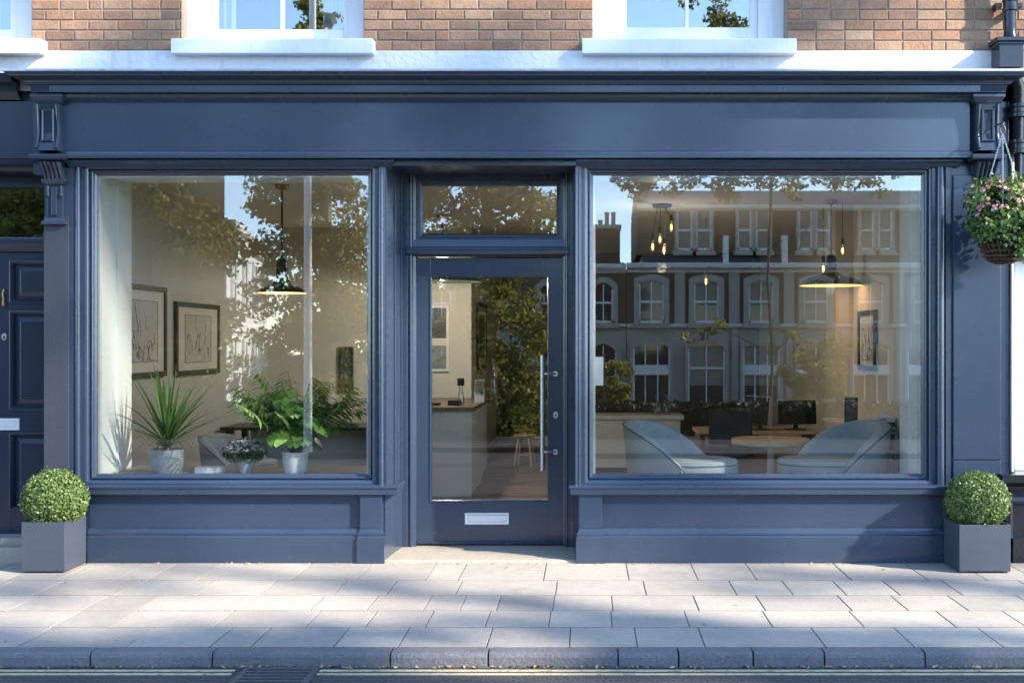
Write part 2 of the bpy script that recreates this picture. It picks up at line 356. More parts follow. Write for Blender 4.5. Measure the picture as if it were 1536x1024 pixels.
def leaf_mesh(name, pts, size, mat, parent=None, nrm=None, aspect=.5, jitter=.6, sizevar=.4, rng=RNG, fold=.15):
    """many small pointed leaves, one face island each"""
    pts = np.asarray(pts, float); n = len(pts)
    off = np.array(ORG.get(parent.name, (0,0,0))) if parent else np.zeros(3)
    d = rng.normal(size=(n,3))
    if nrm is None: nn = rng.normal(size=(n,3))
    else: nn = np.asarray(nrm, float) + rng.normal(size=(n,3))*jitter
    nn /= np.linalg.norm(nn, axis=1)[:,None]+1e-9
    a = np.cross(nn, d); a /= np.linalg.norm(a, axis=1)[:,None]+1e-9
    b = np.cross(nn, a)
    s = size*(1+sizevar*rng.uniform(-1,1,size=n))[:,None]
    p0 = pts - a*s*.5; p2 = pts + a*s*.5
    p1 = pts + b*s*aspect*.5 + nn*s*fold - a*s*.06; p3 = pts - b*s*aspect*.5 + nn*s*fold - a*s*.06
    co = np.stack([p0,p1,p2,p3],1).reshape(-1,3) - off
    me = bpy.data.meshes.new(name); me.vertices.add(4*n); me.vertices.foreach_set('co', co.ravel().astype(np.float32))
    me.loops.add(4*n); me.loops.foreach_set('vertex_index', np.arange(4*n, dtype=np.int32))
    me.polygons.add(n); me.polygons.foreach_set('loop_start', np.arange(0,4*n,4,dtype=np.int32))
    try: me.polygons.foreach_set('loop_total', np.full(n,4,dtype=np.int32))
    except Exception: pass
    me.materials.append(M[mat]); me.update(calc_edges=True); me.validate()
    o = bpy.data.objects.new(name, me); COL.objects.link(o)
    if parent: o.parent = parent; ORG[o.name] = tuple(off)
    return o

def sphere_pts(n, c, r, lo=.0, hi=1.0, rng=RNG, sq=(1,1,1)):
    d = rng.normal(size=(n,3)); d /= np.linalg.norm(d,axis=1)[:,None]
    rad = (rng.uniform(lo**3, hi**3, size=n))**(1/3)
    return np.array(c) + d*rad[:,None]*r*np.array(sq), d

# ================================================================== CAMERA, SUN, SKY
cam = bpy.data.cameras.new('camera'); co = bpy.data.objects.new('camera', cam); COL.objects.link(co)
co.location = (0, -CD, EYE); co.rotation_euler = (R(90), 0, 0)
cam.sensor_width = 36; cam.lens = F/1536*36; cam.shift_x = -(VX-768)/1536; cam.shift_y = (VY-512)/1536
cam.clip_end = 600; cam.clip_start = .05
scene.camera = co
SUN = Vector((2.0, -1.0, 1.3)).normalized()
sl = bpy.data.lights.new('sun','SUN'); sl.energy = 2.7; sl.angle = R(1.1); sl.color = (1, .89, .74)
so = bpy.data.objects.new('sun', sl); COL.objects.link(so); so.rotation_euler = SUN.to_track_quat('Z','Y').to_euler(); so.location = (12,-8,10)
w = bpy.data.worlds.new('World'); scene.world = w; w.use_nodes = True
wn = w.node_tree; bg = wn.nodes['Background']; sky = wn.nodes.new('ShaderNodeTexSky')
sky.sky_type = 'NISHITA'; sky.sun_disc = False; sky.sun_elevation = math.asin(SUN.z); sky.sun_rotation = math.atan2(SUN.x, SUN.y)
sky.air_density = .75; sky.dust_density = .05; sky.ozone_density = 1.6; sky.altitude = 300
wn.links.new(sky.outputs[0], bg.inputs['Color']); bg.inputs['Strength'].default_value = .15
vs = scene.view_settings; vs.view_transform = 'Standard'; vs.look = 'None'; vs.exposure = 2.38; vs.gamma = 1; vs.use_curve_mapping = False
scene.cycles.use_denoising = True; scene.cycles.max_bounces = 10; scene.cycles.transparent_max_bounces = 16
scene.cycles.glossy_bounces = 5; scene.cycles.diffuse_bounces = 5; scene.cycles.sample_clamp_indirect = 6; scene.cycles.sample_clamp_direct = 30; scene.cycles.caustics_reflective = False

# ================================================================== GROUND
KERB_IN, KERB_OUT, ROADZ = -2.494, -2.60, -.078
rows = [0.10, -.676, -1.16, -1.61, -2.04, KERB_IN+.002]
slabs = MB(); rnd = random.Random(11)
def chamfer_slab(mb, x0, x1, y0, y1, zt, c=.0025, th=.05):
    mb.add([(x0,y0,zt-th),(x1,y0,zt-th),(x1,y1,zt-th),(x0,y1,zt-th),(x0,y0,zt-c),(x1,y0,zt-c),(x1,y1,zt-c),(x0,y1,zt-c),
            (x0+c,y0+c,zt),(x1-c,y0+c,zt),(x1-c,y1-c,zt),(x0+c,y1-c,zt)],
           [(0,1,5,4),(1,2,6,5),(2,3,7,6),(3,0,4,7),(4,5,9,8),(5,6,10,9),(6,7,11,10),(7,4,8,11),(8,9,10,11)])
    mb.mi[-9:] = [1]*5 + [0]*3 + [0]
    mb.mi[-7] = 0
for k in range(5):
    x = -13 + rnd.random()*.5
    while x < 13:
        L_ = rnd.choice([.36,.40,.47,.34,.58,.52,.22,.64,.44])
        g = .002 + rnd.random()*.0015
        chamfer_slab(slabs, x+g, x+L_-g, rows[k+1]+.0045, rows[k]-.0045, -rnd.random()*.0015)
        x += L_
struct('pavement', slabs, ['slab','joint'], 'pale grey stone slab pavement in five staggered rows in front of the shop', 'pavement')
struct('pavement_bedding', MB().box(-13,13,KERB_IN,.1,-.2,-.0065), 'joint', 'sandy mortar joints showing between the pavement slabs', 'joints')
kb = MB(); x = -13.0; kr = random.Random(5)
joints = [X(p, -2.6) for p in (135, 318, 585, 732, 927, 1018, 1130, 1237, 1388)]
while x < joints[0]-1.0: x += .75
edges = [joints[0]-.75*i for i in range(14,0,-1)] + joints + [joints[-1]+.8*i for i in range(1,14)]
for a, b in zip(edges[:-1], edges[1:]):
    a += .004; b -= .004; t = .022; j = kr.uniform(-.003,.003)
    prof = [(KERB_IN-.003,-.3),(KERB_IN-.003,-.002),(KERB_OUT+t,-.003+j),(KERB_OUT+.006,-.010+j),(KERB_OUT,-.026+j),(KERB_OUT,-.3)]
    kb.prism_x([(y,z) for y,z in prof], a, b)
struct('kerb', kb, 'kerb', 'rough grey granite kerb stones along the edge of the road', 'kerb', bevel=.003)
struct('road', MB().box(-60,60,-8.6,KERB_OUT-.001,-.5,ROADZ), 'asphalt', 'dark grey asphalt road along the kerb', 'road')
lm = MB()
for y0 in (-2.668, -2.735):
    lm.box(-30, X(350,-2.7), y0-.018, y0+.008, ROADZ-.02, ROADZ+.004); lm.box(X(478,-2.7), 30, y0-.018, y0+.008, ROADZ-.02, ROADZ+.004)
struct('road_marking', lm, 'line', 'two thin worn cream lines painted along the road edge', 'road marking')
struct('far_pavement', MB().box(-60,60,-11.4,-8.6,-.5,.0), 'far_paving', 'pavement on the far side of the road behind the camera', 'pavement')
gm = MB(); ys = [-11.4, -30, -46, -60, -300]; zs = [-.06, -.9, -1.3, -1.6, -2]
for i in range(4): gm.add([(-300,ys[i],zs[i]),(300,ys[i],zs[i]),(300,ys[i+1],zs[i+1]),(-300,ys[i+1],zs[i+1])], [(0,1,2,3)])
gm.add([(-300,200,-.55),(300,200,-.55),(300,-12,-.55),(-300,-12,-.55)], [(0,1,2,3)])
struct('ground', gm, 'hedge', 'grassy ground running out behind the far pavement', 'ground')
# litter of dry leaves along the kerb and the plinth
lp = []; ln = []
for i in range(420):
    lp.append((random.uniform(-5,4.5), KERB_OUT-.006-abs(random.gauss(0,.014)), ROADZ+.006)); ln.append((0,0,1))
for i in range(80):
    lp.append((random.uniform(-4,3), -.055-abs(random.gauss(0,.02)), .004)); ln.append((0,0,1))
for i in range(26):
    lp.append((random.uniform(-5,4), random.uniform(-3.2,-.1), .004)); ln.append((0,0,1))
lp = [(a,b,(ROADZ+.006 if b < KERB_OUT else c)) for a,b,c in lp if not (KERB_OUT-.0 < b < KERB_IN)]
ln = ln[:len(lp)]
tag(leaf_mesh('dry_leaves', lp, .026, 'dry_leaf', nrm=ln, jitter=.25, sizevar=.6), 'scattered small dry leaves lying in the gutter and along the shop plinth', 'leaves', kind='stuff')
# gully grate
gx0, gx1, gy0, gy1 = X(362,-2.7), X(478,-2.66), -3.06, -2.64
t = root('drain_grate', 'dark cast iron drain grate set in the road beside the kerb', 'drain grate', ((gx0+gx1)/2, (gy0+gy1)/2, ROADZ))
f = MB(); zt = ROADZ+.012
f.box(gx0,gx1,gy1-.028,gy1,zt-.05,zt); f.box(gx0,gx1,gy0,gy0+.028,zt-.05,zt); f.box(gx0,gx0+.03,gy0+.028,gy1-.028,zt-.05,zt); f.box(gx1-.03,gx1,gy0+.028,gy1-.028,zt-.05,zt)
f.build('frame','iron',t,bevel=.003)
b = MB(); y = gy0+.045
while y < gy1-.04: b.box(gx0+.03,gx1-.03,y,y+.024,zt-.03,zt-.001); y += .058
b.build('grating','iron',t,bevel=.002)
MB().box(gx0+.005,gx1-.005,gy0+.005,gy1-.005,ROADZ-.03,ROADZ+.003).build('sump','void',t)

# ================================================================== SHOPFRONT
SF = root('shopfront', 'dark blue painted shopfront with two large display windows and a central glazed door', 'shopfront', ((X(92)+X(1455))/2, 0, 0))
FX0, FX1 = X(92,-.06), X(1455,-.06)
FP = -.06                                               # fascia plane
fz0, fz1 = Z(236,FP), Z(140,FP)
# cornice, mitred returns
cl, cr_ = -3.915, 2.93
c = MB()
zA, zB, zC, zD, zE, zF_ = Z(138,-.16), Z(127,-.16), Z(125,-.18), Z(109,-.28), Z(105.5,-.28), Z(104.5,-.1)
prof = [(-.03,zA),(.085,zA),(.085,zA+.004),(.095,zB-.004),(.095,zB),(.115,zB),(.115,zC)]
for i in range(9):                                      # cyma
    q = i/8; prof.append((.125+.08*(q-.16*math.sin(2*math.pi*q)), zC+.002+(zD-zC-.004)*q))
prof += [(.218,zD),(.218,zE),(-.03,zE+.002)]
c.sweep([(cl,.12),(cl,FP),(cr_,FP),(cr_,.12)], prof)
cor = c.build('cornice','navy',SF,bevel=.0015)
fl = MB(); fl.sweep([(cl,.02),(cl,FP),(cr_,FP),(cr_,.02)], [(-.08,zE+.004),(.224,zE+.004),(.224,zE-.006),(.229,zE-.006),(.229,zE+.009),(-.08,zF_+.012)])
fl.build('flashing','lead',cor)
fill = MB().box(cl+.004,cr_-.004,FP+.001,.10,zA+.004,zE-.002)   # bulkhead behind the fascia
fill.build('bulkhead','navy',SF)
# second fillet proud over the fascia width
MB().box(FX0-.04,FX1+.04,FP-.108,FP-.08,zA-.004,zB-.006).build('fillet','navy',SF,bevel=.002)
# bed mould and fascia board
fa = MB()
fa.box(FX0,FX1,FP,.1,fz0+.03,zA-.001)
fas = fa.build('fascia','navy',SF,bevel=.003)
bm_ = MB(); zb = Z(153,FP-.02)
bm_.sweep([(FX0-.005,.0),(FX0-.005,FP-.001),(FX1+.005,FP-.001),(FX1+.005,.0)],
          [(0,zb),(.010,zb),(.012,zb+.008),(.02,zb+.012),(.024,zb+.03),(.04,zb+.05),(.052,zb+.056),(.052,zA-.005),(0,zA-.005)])
bm_.build('bed_mould','navy',SF)
bd = MB(); zt0, zt1 = Z(237,FP-.03), Z(228,FP)
bd.sweep([(FX0-.004,.0),(FX0-.004,FP),(FX1+.004,FP),(FX1+.004,.0)],
         [(0,zt0),(.03,zt0),(.034,zt0+.004),(.034,zt0+.020),(.028,zt0+.024),(.014,zt0+.026),(.012,zt1),(0,zt1+.008)])
bd.build('fascia_bead','navy',SF)
HZ0, HZ1 = Z(250,-.03), Z(237,-.03)
def head(x0, x1):
    h = MB(); h.sweep([(x0,.12),(x0,-.0),(x1,-.0),(x1,.12)], [(-.1,HZ0),(.012,HZ0),(.014,HZ0+.008),(.020,HZ0+.010),(.022,HZ0+.022),(.034,HZ0+.030),(.040,HZ1-.022),(.040,HZ1-.014),(.006,HZ1-.012),(.006,HZ1-.002),(-.1,HZ1-.002)])
    h.build('head_moulding','navy',SF)
LB0, LB1 = X(103), X(574)             # left bay outer limits
RB0, RB1 = X(872), X(1427)
head(X(104,-.03), X(583,-.03)); head(X(872,-.03), X(1438,-.03))

GZ0, GZ1 = Z(717,.1), Z(263,.1)
def shop_window(name_label, gx0, gx1, jl, jr):
    """gx: glass limits at Y=.1; jl/jr: outer jamb limits at Y=0"""
    wt = MB()
    # sash-like frame round the pane (mitred, stepped)
    fw = .085
    wt.rect_frame(gx0-fw, gx1+fw, GZ0-.055, GZ1+.085, [(0,.02),(0,.14),(fw+.004,.14),(fw+.004,.092),(fw-.012,.080),(fw-.014,.056),(fw-.020,.052),(fw-.026,.052),(fw-.028,.064),(fw-.036,.064),(fw-.038,.030),(fw-.046,.024),(fw-.058,.02)])
    wo = wt.build('window','navy',SF,bevel=.0012)
    tag(wo, name_label)
    # jamb posts with half round nosing
    for side, (a, b) in (('l',(jl, gx0-fw)), ('r',(gx1+fw, jr))):
        poly = []
        lo, hi = min(a,b), max(a,b)
        cx = lo + .030 if side == 'r' else hi - .030
        cx = (lo+hi)/2 if hi-lo < .07 else cx
        r = min(.027, (hi-lo)/2-.002)
        y0 = .0
        pts = [(lo, .14), (lo, y0)]
        pts += [(cx-r-.010, y0), (cx-r-.008, y0+.026), (cx-r, y0+.026)] if cx-r-.010 > lo else []
        for i in range(9):
            t = math.pi*i/8; pts.append((cx - r*math.cos(t), y0+.008 - r*math.sin(t)*1.0))
        pts += [(cx+r, y0+.026), (cx+r+.008, y0+.026), (cx+r+.010, y0)] if cx+r+.010 < hi else []
        pts += [(hi, y0), (hi, .14)]
        p = MB(); p.prism_z(pts, Z(735), HZ0-.001); p.build('jamb','navy',wo,smooth=True)
    MB().box(gx0-.02,gx1+.02,.092,.100,GZ0-.02,GZ1+.02).build('pane','glass',wo)
    MB().rect_frame(gx0-.004,gx1+.004,GZ0-.004,GZ1+.004,[(0,.1005),(0,.139),(.024,.139),(.022,.1005)]).build('sunlit_edge_bead','white_paint',wo,bevel=.001)  # white lining edge, also painting in the bright sunlit rim of the frame
    return wo
GL = (X(146,.1), X(553.5,.1)); GR = (X(889,.1), X(1382,.1))
wl = shop_window('left display window with plants on its ledge', GL[0], GL[1], X(112), X(576))
wr = shop_window('right display window with armchairs behind the glass', GR[0], GR[1], X(866), X(1426))

# stall risers
def stall(xs0, xs1, pier, side):
    """pier: (x0,x1) block at the door side; builds sill, panel, plinth moulding, plinth"""
    s = MB(); sy = -.055
    zs0, zs1 = Z(742,sy), Z(728,-.02)
    pa = [(xs0,.1),(xs0,-.02),(xs1,-.02),(xs1,.30)] if side == 'l' else [(xs0,.30),(xs0,-.02),(xs1,-.02),(xs1,.1)]
    s.sweep(pa, [(-.16,zs0),(.028,zs0),(.030,zs0+.004),(.034,zs0+.044),(.042,zs0+.048),(.042,zs0+.060),(.036,zs0+.066),(-.16,zs0+.078)])
    st = MB(); px0, px1 = pier
    w0, w1 = (xs0+.055, px0) if side == 'l' else (px1, xs1-.03)
    st.box(w0-.01, w1+.01, .012, .14, Z(797,.012), zs0+.002)                       # recessed panel
    so_ = st.build('stall_riser','navy',SF,bevel=.002)
    s.build('sill','navy',so_,bevel=.0015)
    # plinth and its moulding with mitred break round the pier
    zp = Z(805,-.03); zm = Z(792.5,-.02)
    if side == 'l': path = [(w0-.01,-.012),(px0,-.012),(px0,-.03),(px1,-.03),(px1,.52)]
    else: path = [(px0,.52),(px0,-.03),(px1,-.03),(px1,-.012),(w1+.02,-.012)]
    pm = MB(); pm.sweep(path, [(-.1,0),(.02,0),(.02,zp-.004),(.016,zp),(.012,zp+.006),(.013,zp+.014),(.017,zp+.022),(.016,zp+.028),(.008,zp+.034),(.004,zp+.042),(0,zm),(-.1,zm+.002)])
    pm.build('plinth','navy',so_,smooth=True)
    pb = MB(); pb.prism_z([(px0,-.03),(px1,-.03),(px1+( -.0),.5),(px0,.5)], zm+.001, zs0+.004)
    pb.build('pier','navy',so_,bevel=.003)
stall(X(124), X(590), (X(541), X(574)), 'l')
stall(X(862), X(1418), (X(868.5), X(903)), 'r')

# recessed entrance
DY = .55
rl = MB(); rl.prism_z([(X(576),.0),(X(578),-.004),(X(602.5,.47),.49),(X(602.5,.47),.6),(X(576)-.04,.6),(X(576)-.04,.0)], .0, HZ0+.02)
# thin ribs on the reveal
for q0, q1 in ((.0,.05),(.50,.58),(.9,.97)):
    a = Vector((X(578),-.004)); b_ = Vector((X(602.5,.47),.49))
    p0 = a.lerp(b_, q0); p1 = a.lerp(b_, q1); n_ = Vector((b_-a).normalized()); n_ = Vector((n_.y,-n_.x))*.010
    rl.prism_z([(p0.x,p0.y),(p0.x+n_.x,p0.y+n_.y),(p1.x+n_.x,p1.y+n_.y),(p1.x,p1.y)], Z(742), HZ0)
rl.build('door_reveal','navy',SF,bevel=.0015)
rr = MB(); rr.prism_z([(X(866),.0),(X(866)+.03,.0),(X(866)+.03,.6),(X(860,.47),.6),(X(860,.47),.49),(X(864.5),-.004)], .0, HZ0+.02)
for q0, q1 in ((.0,.05),(.50,.58),(.9,.97)):
    a = Vector((X(864.5),-.004)); b_ = Vector((X(860,.47),.49))
    p0 = a.lerp(b_, q0); p1 = a.lerp(b_, q1); n_ = (b_-a).normalized(); n_ = Vector((-n_.y,n_.x))*.010
    rr.prism_z([(p0.x,p0.y),(p1.x,p1.y),(p1.x+n_.x,p1.y+n_.y),(p0.x+n_.x,p0.y+n_.y)], Z(742), HZ0)
rr.build('door_reveal','navy',SF,bevel=.0015)
MB().box(X(576)-.05,X(866)+.05,-.0,.62,HZ0+.012,HZ0+.06).build('soffit','navy',SF)
DX0, DX1 = X(624,DY), X(845.5,DY); DZ0, DZ1 = Z(816,DY), Z(386,DY)
FXL, FXR = X(602.5,.47), X(860,.47)
TZ0, TZ1 = Z(385,.5), Z(363,.5)
df = MB(); top = HZ0+.012
def jambpoly(x0, x1, flip):
    w_ = x1-x0; pts = [(0,0),(.35,0),(.40,.012),(.55,.012),(.6,0),(.72,.004),(.8,.018),(.97,.024),(1,.04),(1,.12),(0,.12)]
    pts = [((x0+u*w_) if not flip else (x1-u*w_), .49+v) for u,v in pts]
    return pts if not flip else pts[::-1]
df.prism_z(jambpoly(FXL, DX0+.006, False), .02, top); df.prism_z(jambpoly(DX1-.006, FXR, True), .02, top)
df.box(DX0+.006,DX1-.006,.5,.61,Z(268,.5),top)
dfo = df.build('door_frame','navy',SF,bevel=.001)
# transom bar
tb = MB(); tb.prism_x([(.62,TZ0),(.515,TZ0),(.50,TZ0+.01),(.475,TZ0+.02),(.465,TZ0+.034),(.465,TZ0+.05),(.48,TZ0+.056),(.485,TZ0+.07),(.50,TZ0+.076),(.512,TZ1+.02),(.62,TZ1+.02)], FXL+.035, FXR-.035)
tb.build('transom','navy',dfo,bevel=.0012)
fn = MB(); f0, f1, fzA, fzB = X(634.5,.56), X(834,.56), Z(363,.56), Z(271.5,.56)
fn.rect_frame(DX0+.004, DX1-.004, TZ1+.018, Z(268,.5)+.002, [(0,.535),(0,.60),(.052,.60),(.052,.572),(.044,.566),(.04,.552),(.026,.548),(.022,.535)])
fno = fn.build('fanlight','navy',SF,bevel=.001)
MB().box(DX0+.03,DX1-.03,.574,.582,TZ1+.04,Z(268,.5)-.02).build('pane','glass',fno)
# door leaf
dg0, dg1, dgz0, dgz1 = X(646,DY), X(822.5,DY), Z(751.5,DY), Z(414.5,DY)
d = MB(); g = .004
d.box(DX0+g,dg0,DY,DY+.05,DZ0,DZ1-g); d.box(dg1,DX1-g,DY,DY+.05,DZ0,DZ1-g)
d.box(dg0,dg1,DY+.0015,DY+.0485,DZ0,dgz0); d.box(dg0,dg1,DY+.0015,DY+.0485,dgz1,DZ1-g)
do = d.build('door','navy',SF,bevel=.002); tag(do,'central dark blue glazed door with a long steel pull bar')
gb = MB(); gb.rect_frame(dg0-.006,dg1+.006,dgz0-.006,dgz1+.006,[(0,DY-.006),(0,DY+.01),(.012,DY+.022),(.014,DY+.022),(.010,DY+.004),(.004,DY-.006)]); gb.build('glazing_bead','navy',do)
MB().box(dg0-.004,dg1+.004,DY+.022,DY+.030,dgz0-.004,dgz1+.004).build('pane','glass',do)
hy = DY-.07; hx = X(813.5,hy); hz0, hz1 = Z(706,hy), Z(533,hy)
h = MB(); h.tube([(hx,hy,hz0),(hx,hy,hz1)], .0165, 20)
for pz in (Z(560.5,hy), Z(677.5,hy)):
    ex = X(833,DY); h.tube([(hx,hy,pz),(hx+.05,hy+.004,pz),(ex-.006,hy+.03,pz),(ex,DY-.004,pz)], .0085, 12); h.lathe([(.0,-.006),(.018,-.006),(.018,.0)], (0,0,0), 4) if False else None
h.build('pull_handle','steel',do,smooth=True)
for pz in (Z(560.5,DY), Z(677.5,DY)):
    ex = X(833,DY); n = 20; ro = MB()
    ro.prism_y([(ex+.021*math.cos(2*math.pi*i/n), pz+.021*math.sin(2*math.pi*i/n)) for i in range(n)], DY-.006, DY)
    ro.build('handle_rose','steel',do,bevel=.002)
def lock(px, py, y, parent, mat='steel'):
    l = MB(); x_, z_ = X(px,y), Z(py,y); n = 24
    l.prism_y([(x_+.019*math.cos(2*math.pi*i/n), z_+.027*math.sin(2*math.pi*i/n)) for i in range(n)], y-.007, y)
    lo_ = l.build('lock',mat,parent,bevel=.002)
    k = MB(); k.prism_y([(x_+.007*math.cos(2*math.pi*i/n), z_+.007*math.sin(2*math.pi*i/n)) for i in range(n)], y-.011, y-.0072); k.box(x_-.0035,x_+.0035,y-.0105,y-.0072,z_-.018,z_-.002)
    k.build('keyhole','seal',lo_)
lock(833.5, 622, DY, do)
def letter_plate(x0, x1, z0, z1, y, parent):
    p = MB(); p.rect_frame(x0,x1,z0,z1,[(0,y-.004),(0,y),(.02,y),(.02,y-.006),(.012,y-.010),(.004,y-.009)])
    po = p.build('letter_plate','aluminium',parent,bevel=.001)
    MB().box(x0+.021,x1-.021,y-.006,y,z0+.021,z1-.021).build('flap','aluminium',po,bevel=.002)
letter_plate(X(697,DY),X(763.5,DY),Z(786.5,DY),Z(768.5,DY),DY,do)
wb = MB(); wb.prism_x([(DY,DZ0+.028),(DY-.018,DZ0+.022),(DY-.018,DZ0+.012),(DY,DZ0+.012)], DX0+.01, DX1-.01); wb.build('weather_bar','navy',do)
MB().box(DX0-.01,DX1+.01,DY-.0,DY+.06,.03,DZ0-.012).build('threshold','navy_dark',SF)
st = MB(); st.prism_x([(.62,-.05),(.62,.032),(.2,.026),(.0,.020),(-.022,.012),(-.024,-.05)], X(577), X(866)); st.build('doorstep','step',SF,bevel=.006)

# left granite pilaster, right painted pilaster
pl = MB(); pl.prism_z([(X(66.5),.14),(X(66.5),-.008),(X(103),-.008),(X(103),.0),(X(114),.0),(X(114),.14)], 0, HZ0); 
plo = MB().box(X(66.5),X(103.5),-.01,.45,.0,Z(325)).build('pilaster','granite',SF,bevel=.003); tag(plo,'speckled grey granite pilaster beside the panelled door')
MB().box(X(66.5),X(103.5),.004,.14,Z(325)+.001,Z(252)).build('pilaster_head','navy',SF)
MB().box(X(103.5)+.0005,X(112.5),.003,.14,.0,HZ0).build('pilaster_margin','navy',SF)
pr = MB(); pz = Z(690)
pr.box(X(1427)+.001,X(1503),.02,.3,0,Z(150)); pr.box(X(1430),X(1502),.002,.02,pz+.004,Z(262)); pr.box(X(1430),X(1502),.002,.02,Z(805),pz-.004)
pr.box(X(1428),X(1504),-.02,.02,0,Z(806)); pr.box(X(1504),X(1517),.05,.3,0,Z(150))
pro = pr.build('pilaster','navy',SF,bevel=.004); tag(pro,'plain dark blue painted pilaster behind the right planter')
# console brackets
def console(cx, wtop, label, skew=0):
    k = MB(); y0 = FP
    zt_, zc = zA-.002, None
    hw = wtop/2
    # cap
    def bx(x0,x1,y0_,y1_,z0,z1): k.box(x0,x1,y0_,y1_,z0,z1)
    za = Z(140,-.17); zb_ = Z(153,-.17); zc_ = Z(225,-.14); zd = Z(233,-.15); ze = Z(270,-.08); zf = Z(335,-.03)
    k.sweep([(cx-hw*.82,.0),(cx-hw*.82,-.13),(cx+hw*.82,-.13),(cx+hw*.82,.0)], [(-.1,zb_),(.0,zb_),(.006,zb_+.02),(.016,zb_+.034),(.022,zb_+.04),(.022,za),(-.1,za)])
    # scrolled body: side profile in (y,z)
    body = [(.02,zb_-.001),(-.125,zb_-.001)]
    for i in range(17):
        q = i/16; zz = zb_-.004+(zc_-zb_)*q
        body.append((-.125 + .018*math.sin(q*math.pi*.8) - .040*max(0,(q-.62)/.38)**1.5, zz))
    body += [(-.150,zc_-.005),(.02,zc_-.005)]
    k.prism_x(body, cx-hw*.72, cx+hw*.72)
    co_ = k.build('console_bracket','navy_gloss',SF,bevel=.004); tag(co_, label)
    # raised panel with moulded border on the face
    pn = MB(); pxw = hw*.40; z0_, z1_ = zc_+.06, zb_-.04
    for s_ in (-1,1):
        pts = []
        for i in range(14):
            q = i/13; zz = zb_-.01+(zc_-zb_+.02)*q
            yy = -.125 + .018*math.sin(q*math.pi*.8) - .040*max(0,(q-.62)/.38)**1.5
            pts.append((cx+s_*hw*(.58+.06*q*q), yy-.003, zz))
        pn.tube(pts, .011, 8)
    pn.rect_frame(cx-pxw,cx+pxw,z0_,z1_,[(0,-.10),(0,-.128),(.008,-.136),(.016,-.128),(.018,-.10)])
    pn.build('panel_moulding','navy_gloss',co_,smooth=True)
    # necking, lower leafed scroll, drop and foot
    lw = MB()
    lw.sweep([(cx-hw*.76,.0),(cx-hw*.76,-.125),(cx+hw*.76,-.125),(cx+hw*.76,.0)], [(-.1,zd-.03),(.02,zd-.03),(.034,zd-.022),(.036,zd),(.03,zd+.008),(-.1,zc_+.006)])
    sp_ = [(.02,zd-.03),(-.115,zd-.031)]
    for i in range(11):
        q = i/10; sp_.append((-.112+.085*math.sin(q*math.pi/2)**1.2, zd-.034+(ze-zd+.02)*q))
    sp_.append((.02,ze-.014))
    lw.prism_x(sp_, cx-hw*.52, cx+hw*.62)
    lwo = lw.build('scroll','navy_gloss',co_,bevel=.004)
    lf = MB()
    for j in range(5):
        u = (j-2)/2; pts = []
        for i in range(8):
            q = i/7; pts.append((cx+hw*.05+u*hw*(.56-.06*q), -.115+.085*math.sin(q*math.pi/2)**1.2, zd-.036+(ze-zd+.02)*q))
        lf.tube(pts, [.015-.006*abs(u)*0 - .004*i/7 for i in range(8)], 8)
    lf.lathe([(0,-.016),(.012,-.01),(.016,0),(.012,.01),(0,.016)], (cx+hw*.05,-.118,zd-.055), 12, cap=False)
    lf.build('leaf_ribs','navy_gloss',lwo,smooth=True)
    return co_, ze, zf, hw
def drop(co_, cx, hw, ze, zf):
    q = MB()
    q.sweep([(cx-hw*.66,.0),(cx-hw*.66,-.02),(cx+hw*.66,-.02),(cx+hw*.66,.0)], [(-.06,ze-.045),(.008,ze-.045),(.016,ze-.03),(.024,ze-.02),(.024,ze-.002),(-.06,ze-.002)])
    q.box(cx-hw*.62,cx+hw*.62,-.016,.02,zf+.03,ze-.045)
    q.box(cx-hw*.2,cx+hw*.2,-.034,-.016,zf+.07,ze-.06)
    q.sweep([(cx-hw*.66,.0),(cx-hw*.66,-.02),(cx+hw*.66,-.02),(cx+hw*.66,.0)], [(-.06,zf),(.026,zf),(.026,zf+.02),(.012,zf+.032),(.004,zf+.05),(-.06,zf+.052)])
    for s_ in (-1,1):
        q.lathe([(0,-.02),(.01,-.014),(.015,0),(.01,.014),(0,.02)], (cx+s_*hw*.5,-.024,ze-.12), 10, cap=False)
        q.tube([(cx+s_*hw*.5,-.02,ze-.05),(cx+s_*hw*.5,-.022,ze-.11)], .007, 6)
    q.build('drop_ornament','navy_gloss',co_,bevel=.003)
hw_ = .23
co1, ze_, zf_, hwx = console(X(72,-.12), hw_, 'left carved console bracket under the cornice')
drop(co1, X(82,-.02), .19/2*1.0, Z(268,-.03), Z(337,-.03))
co2, ze_, zf_, hwx = console(X(1482,-.12), hw_, 'right carved console bracket under the cornice')
MB().box(X(50),X(97),.0,.1,Z(262),zA-.003).build('bracket_backing','navy',SF)
MB().box(X(1459),X(1500),.0,.02-.0005,Z(262)+.002,zA-.003).build('bracket_backing','navy',SF)

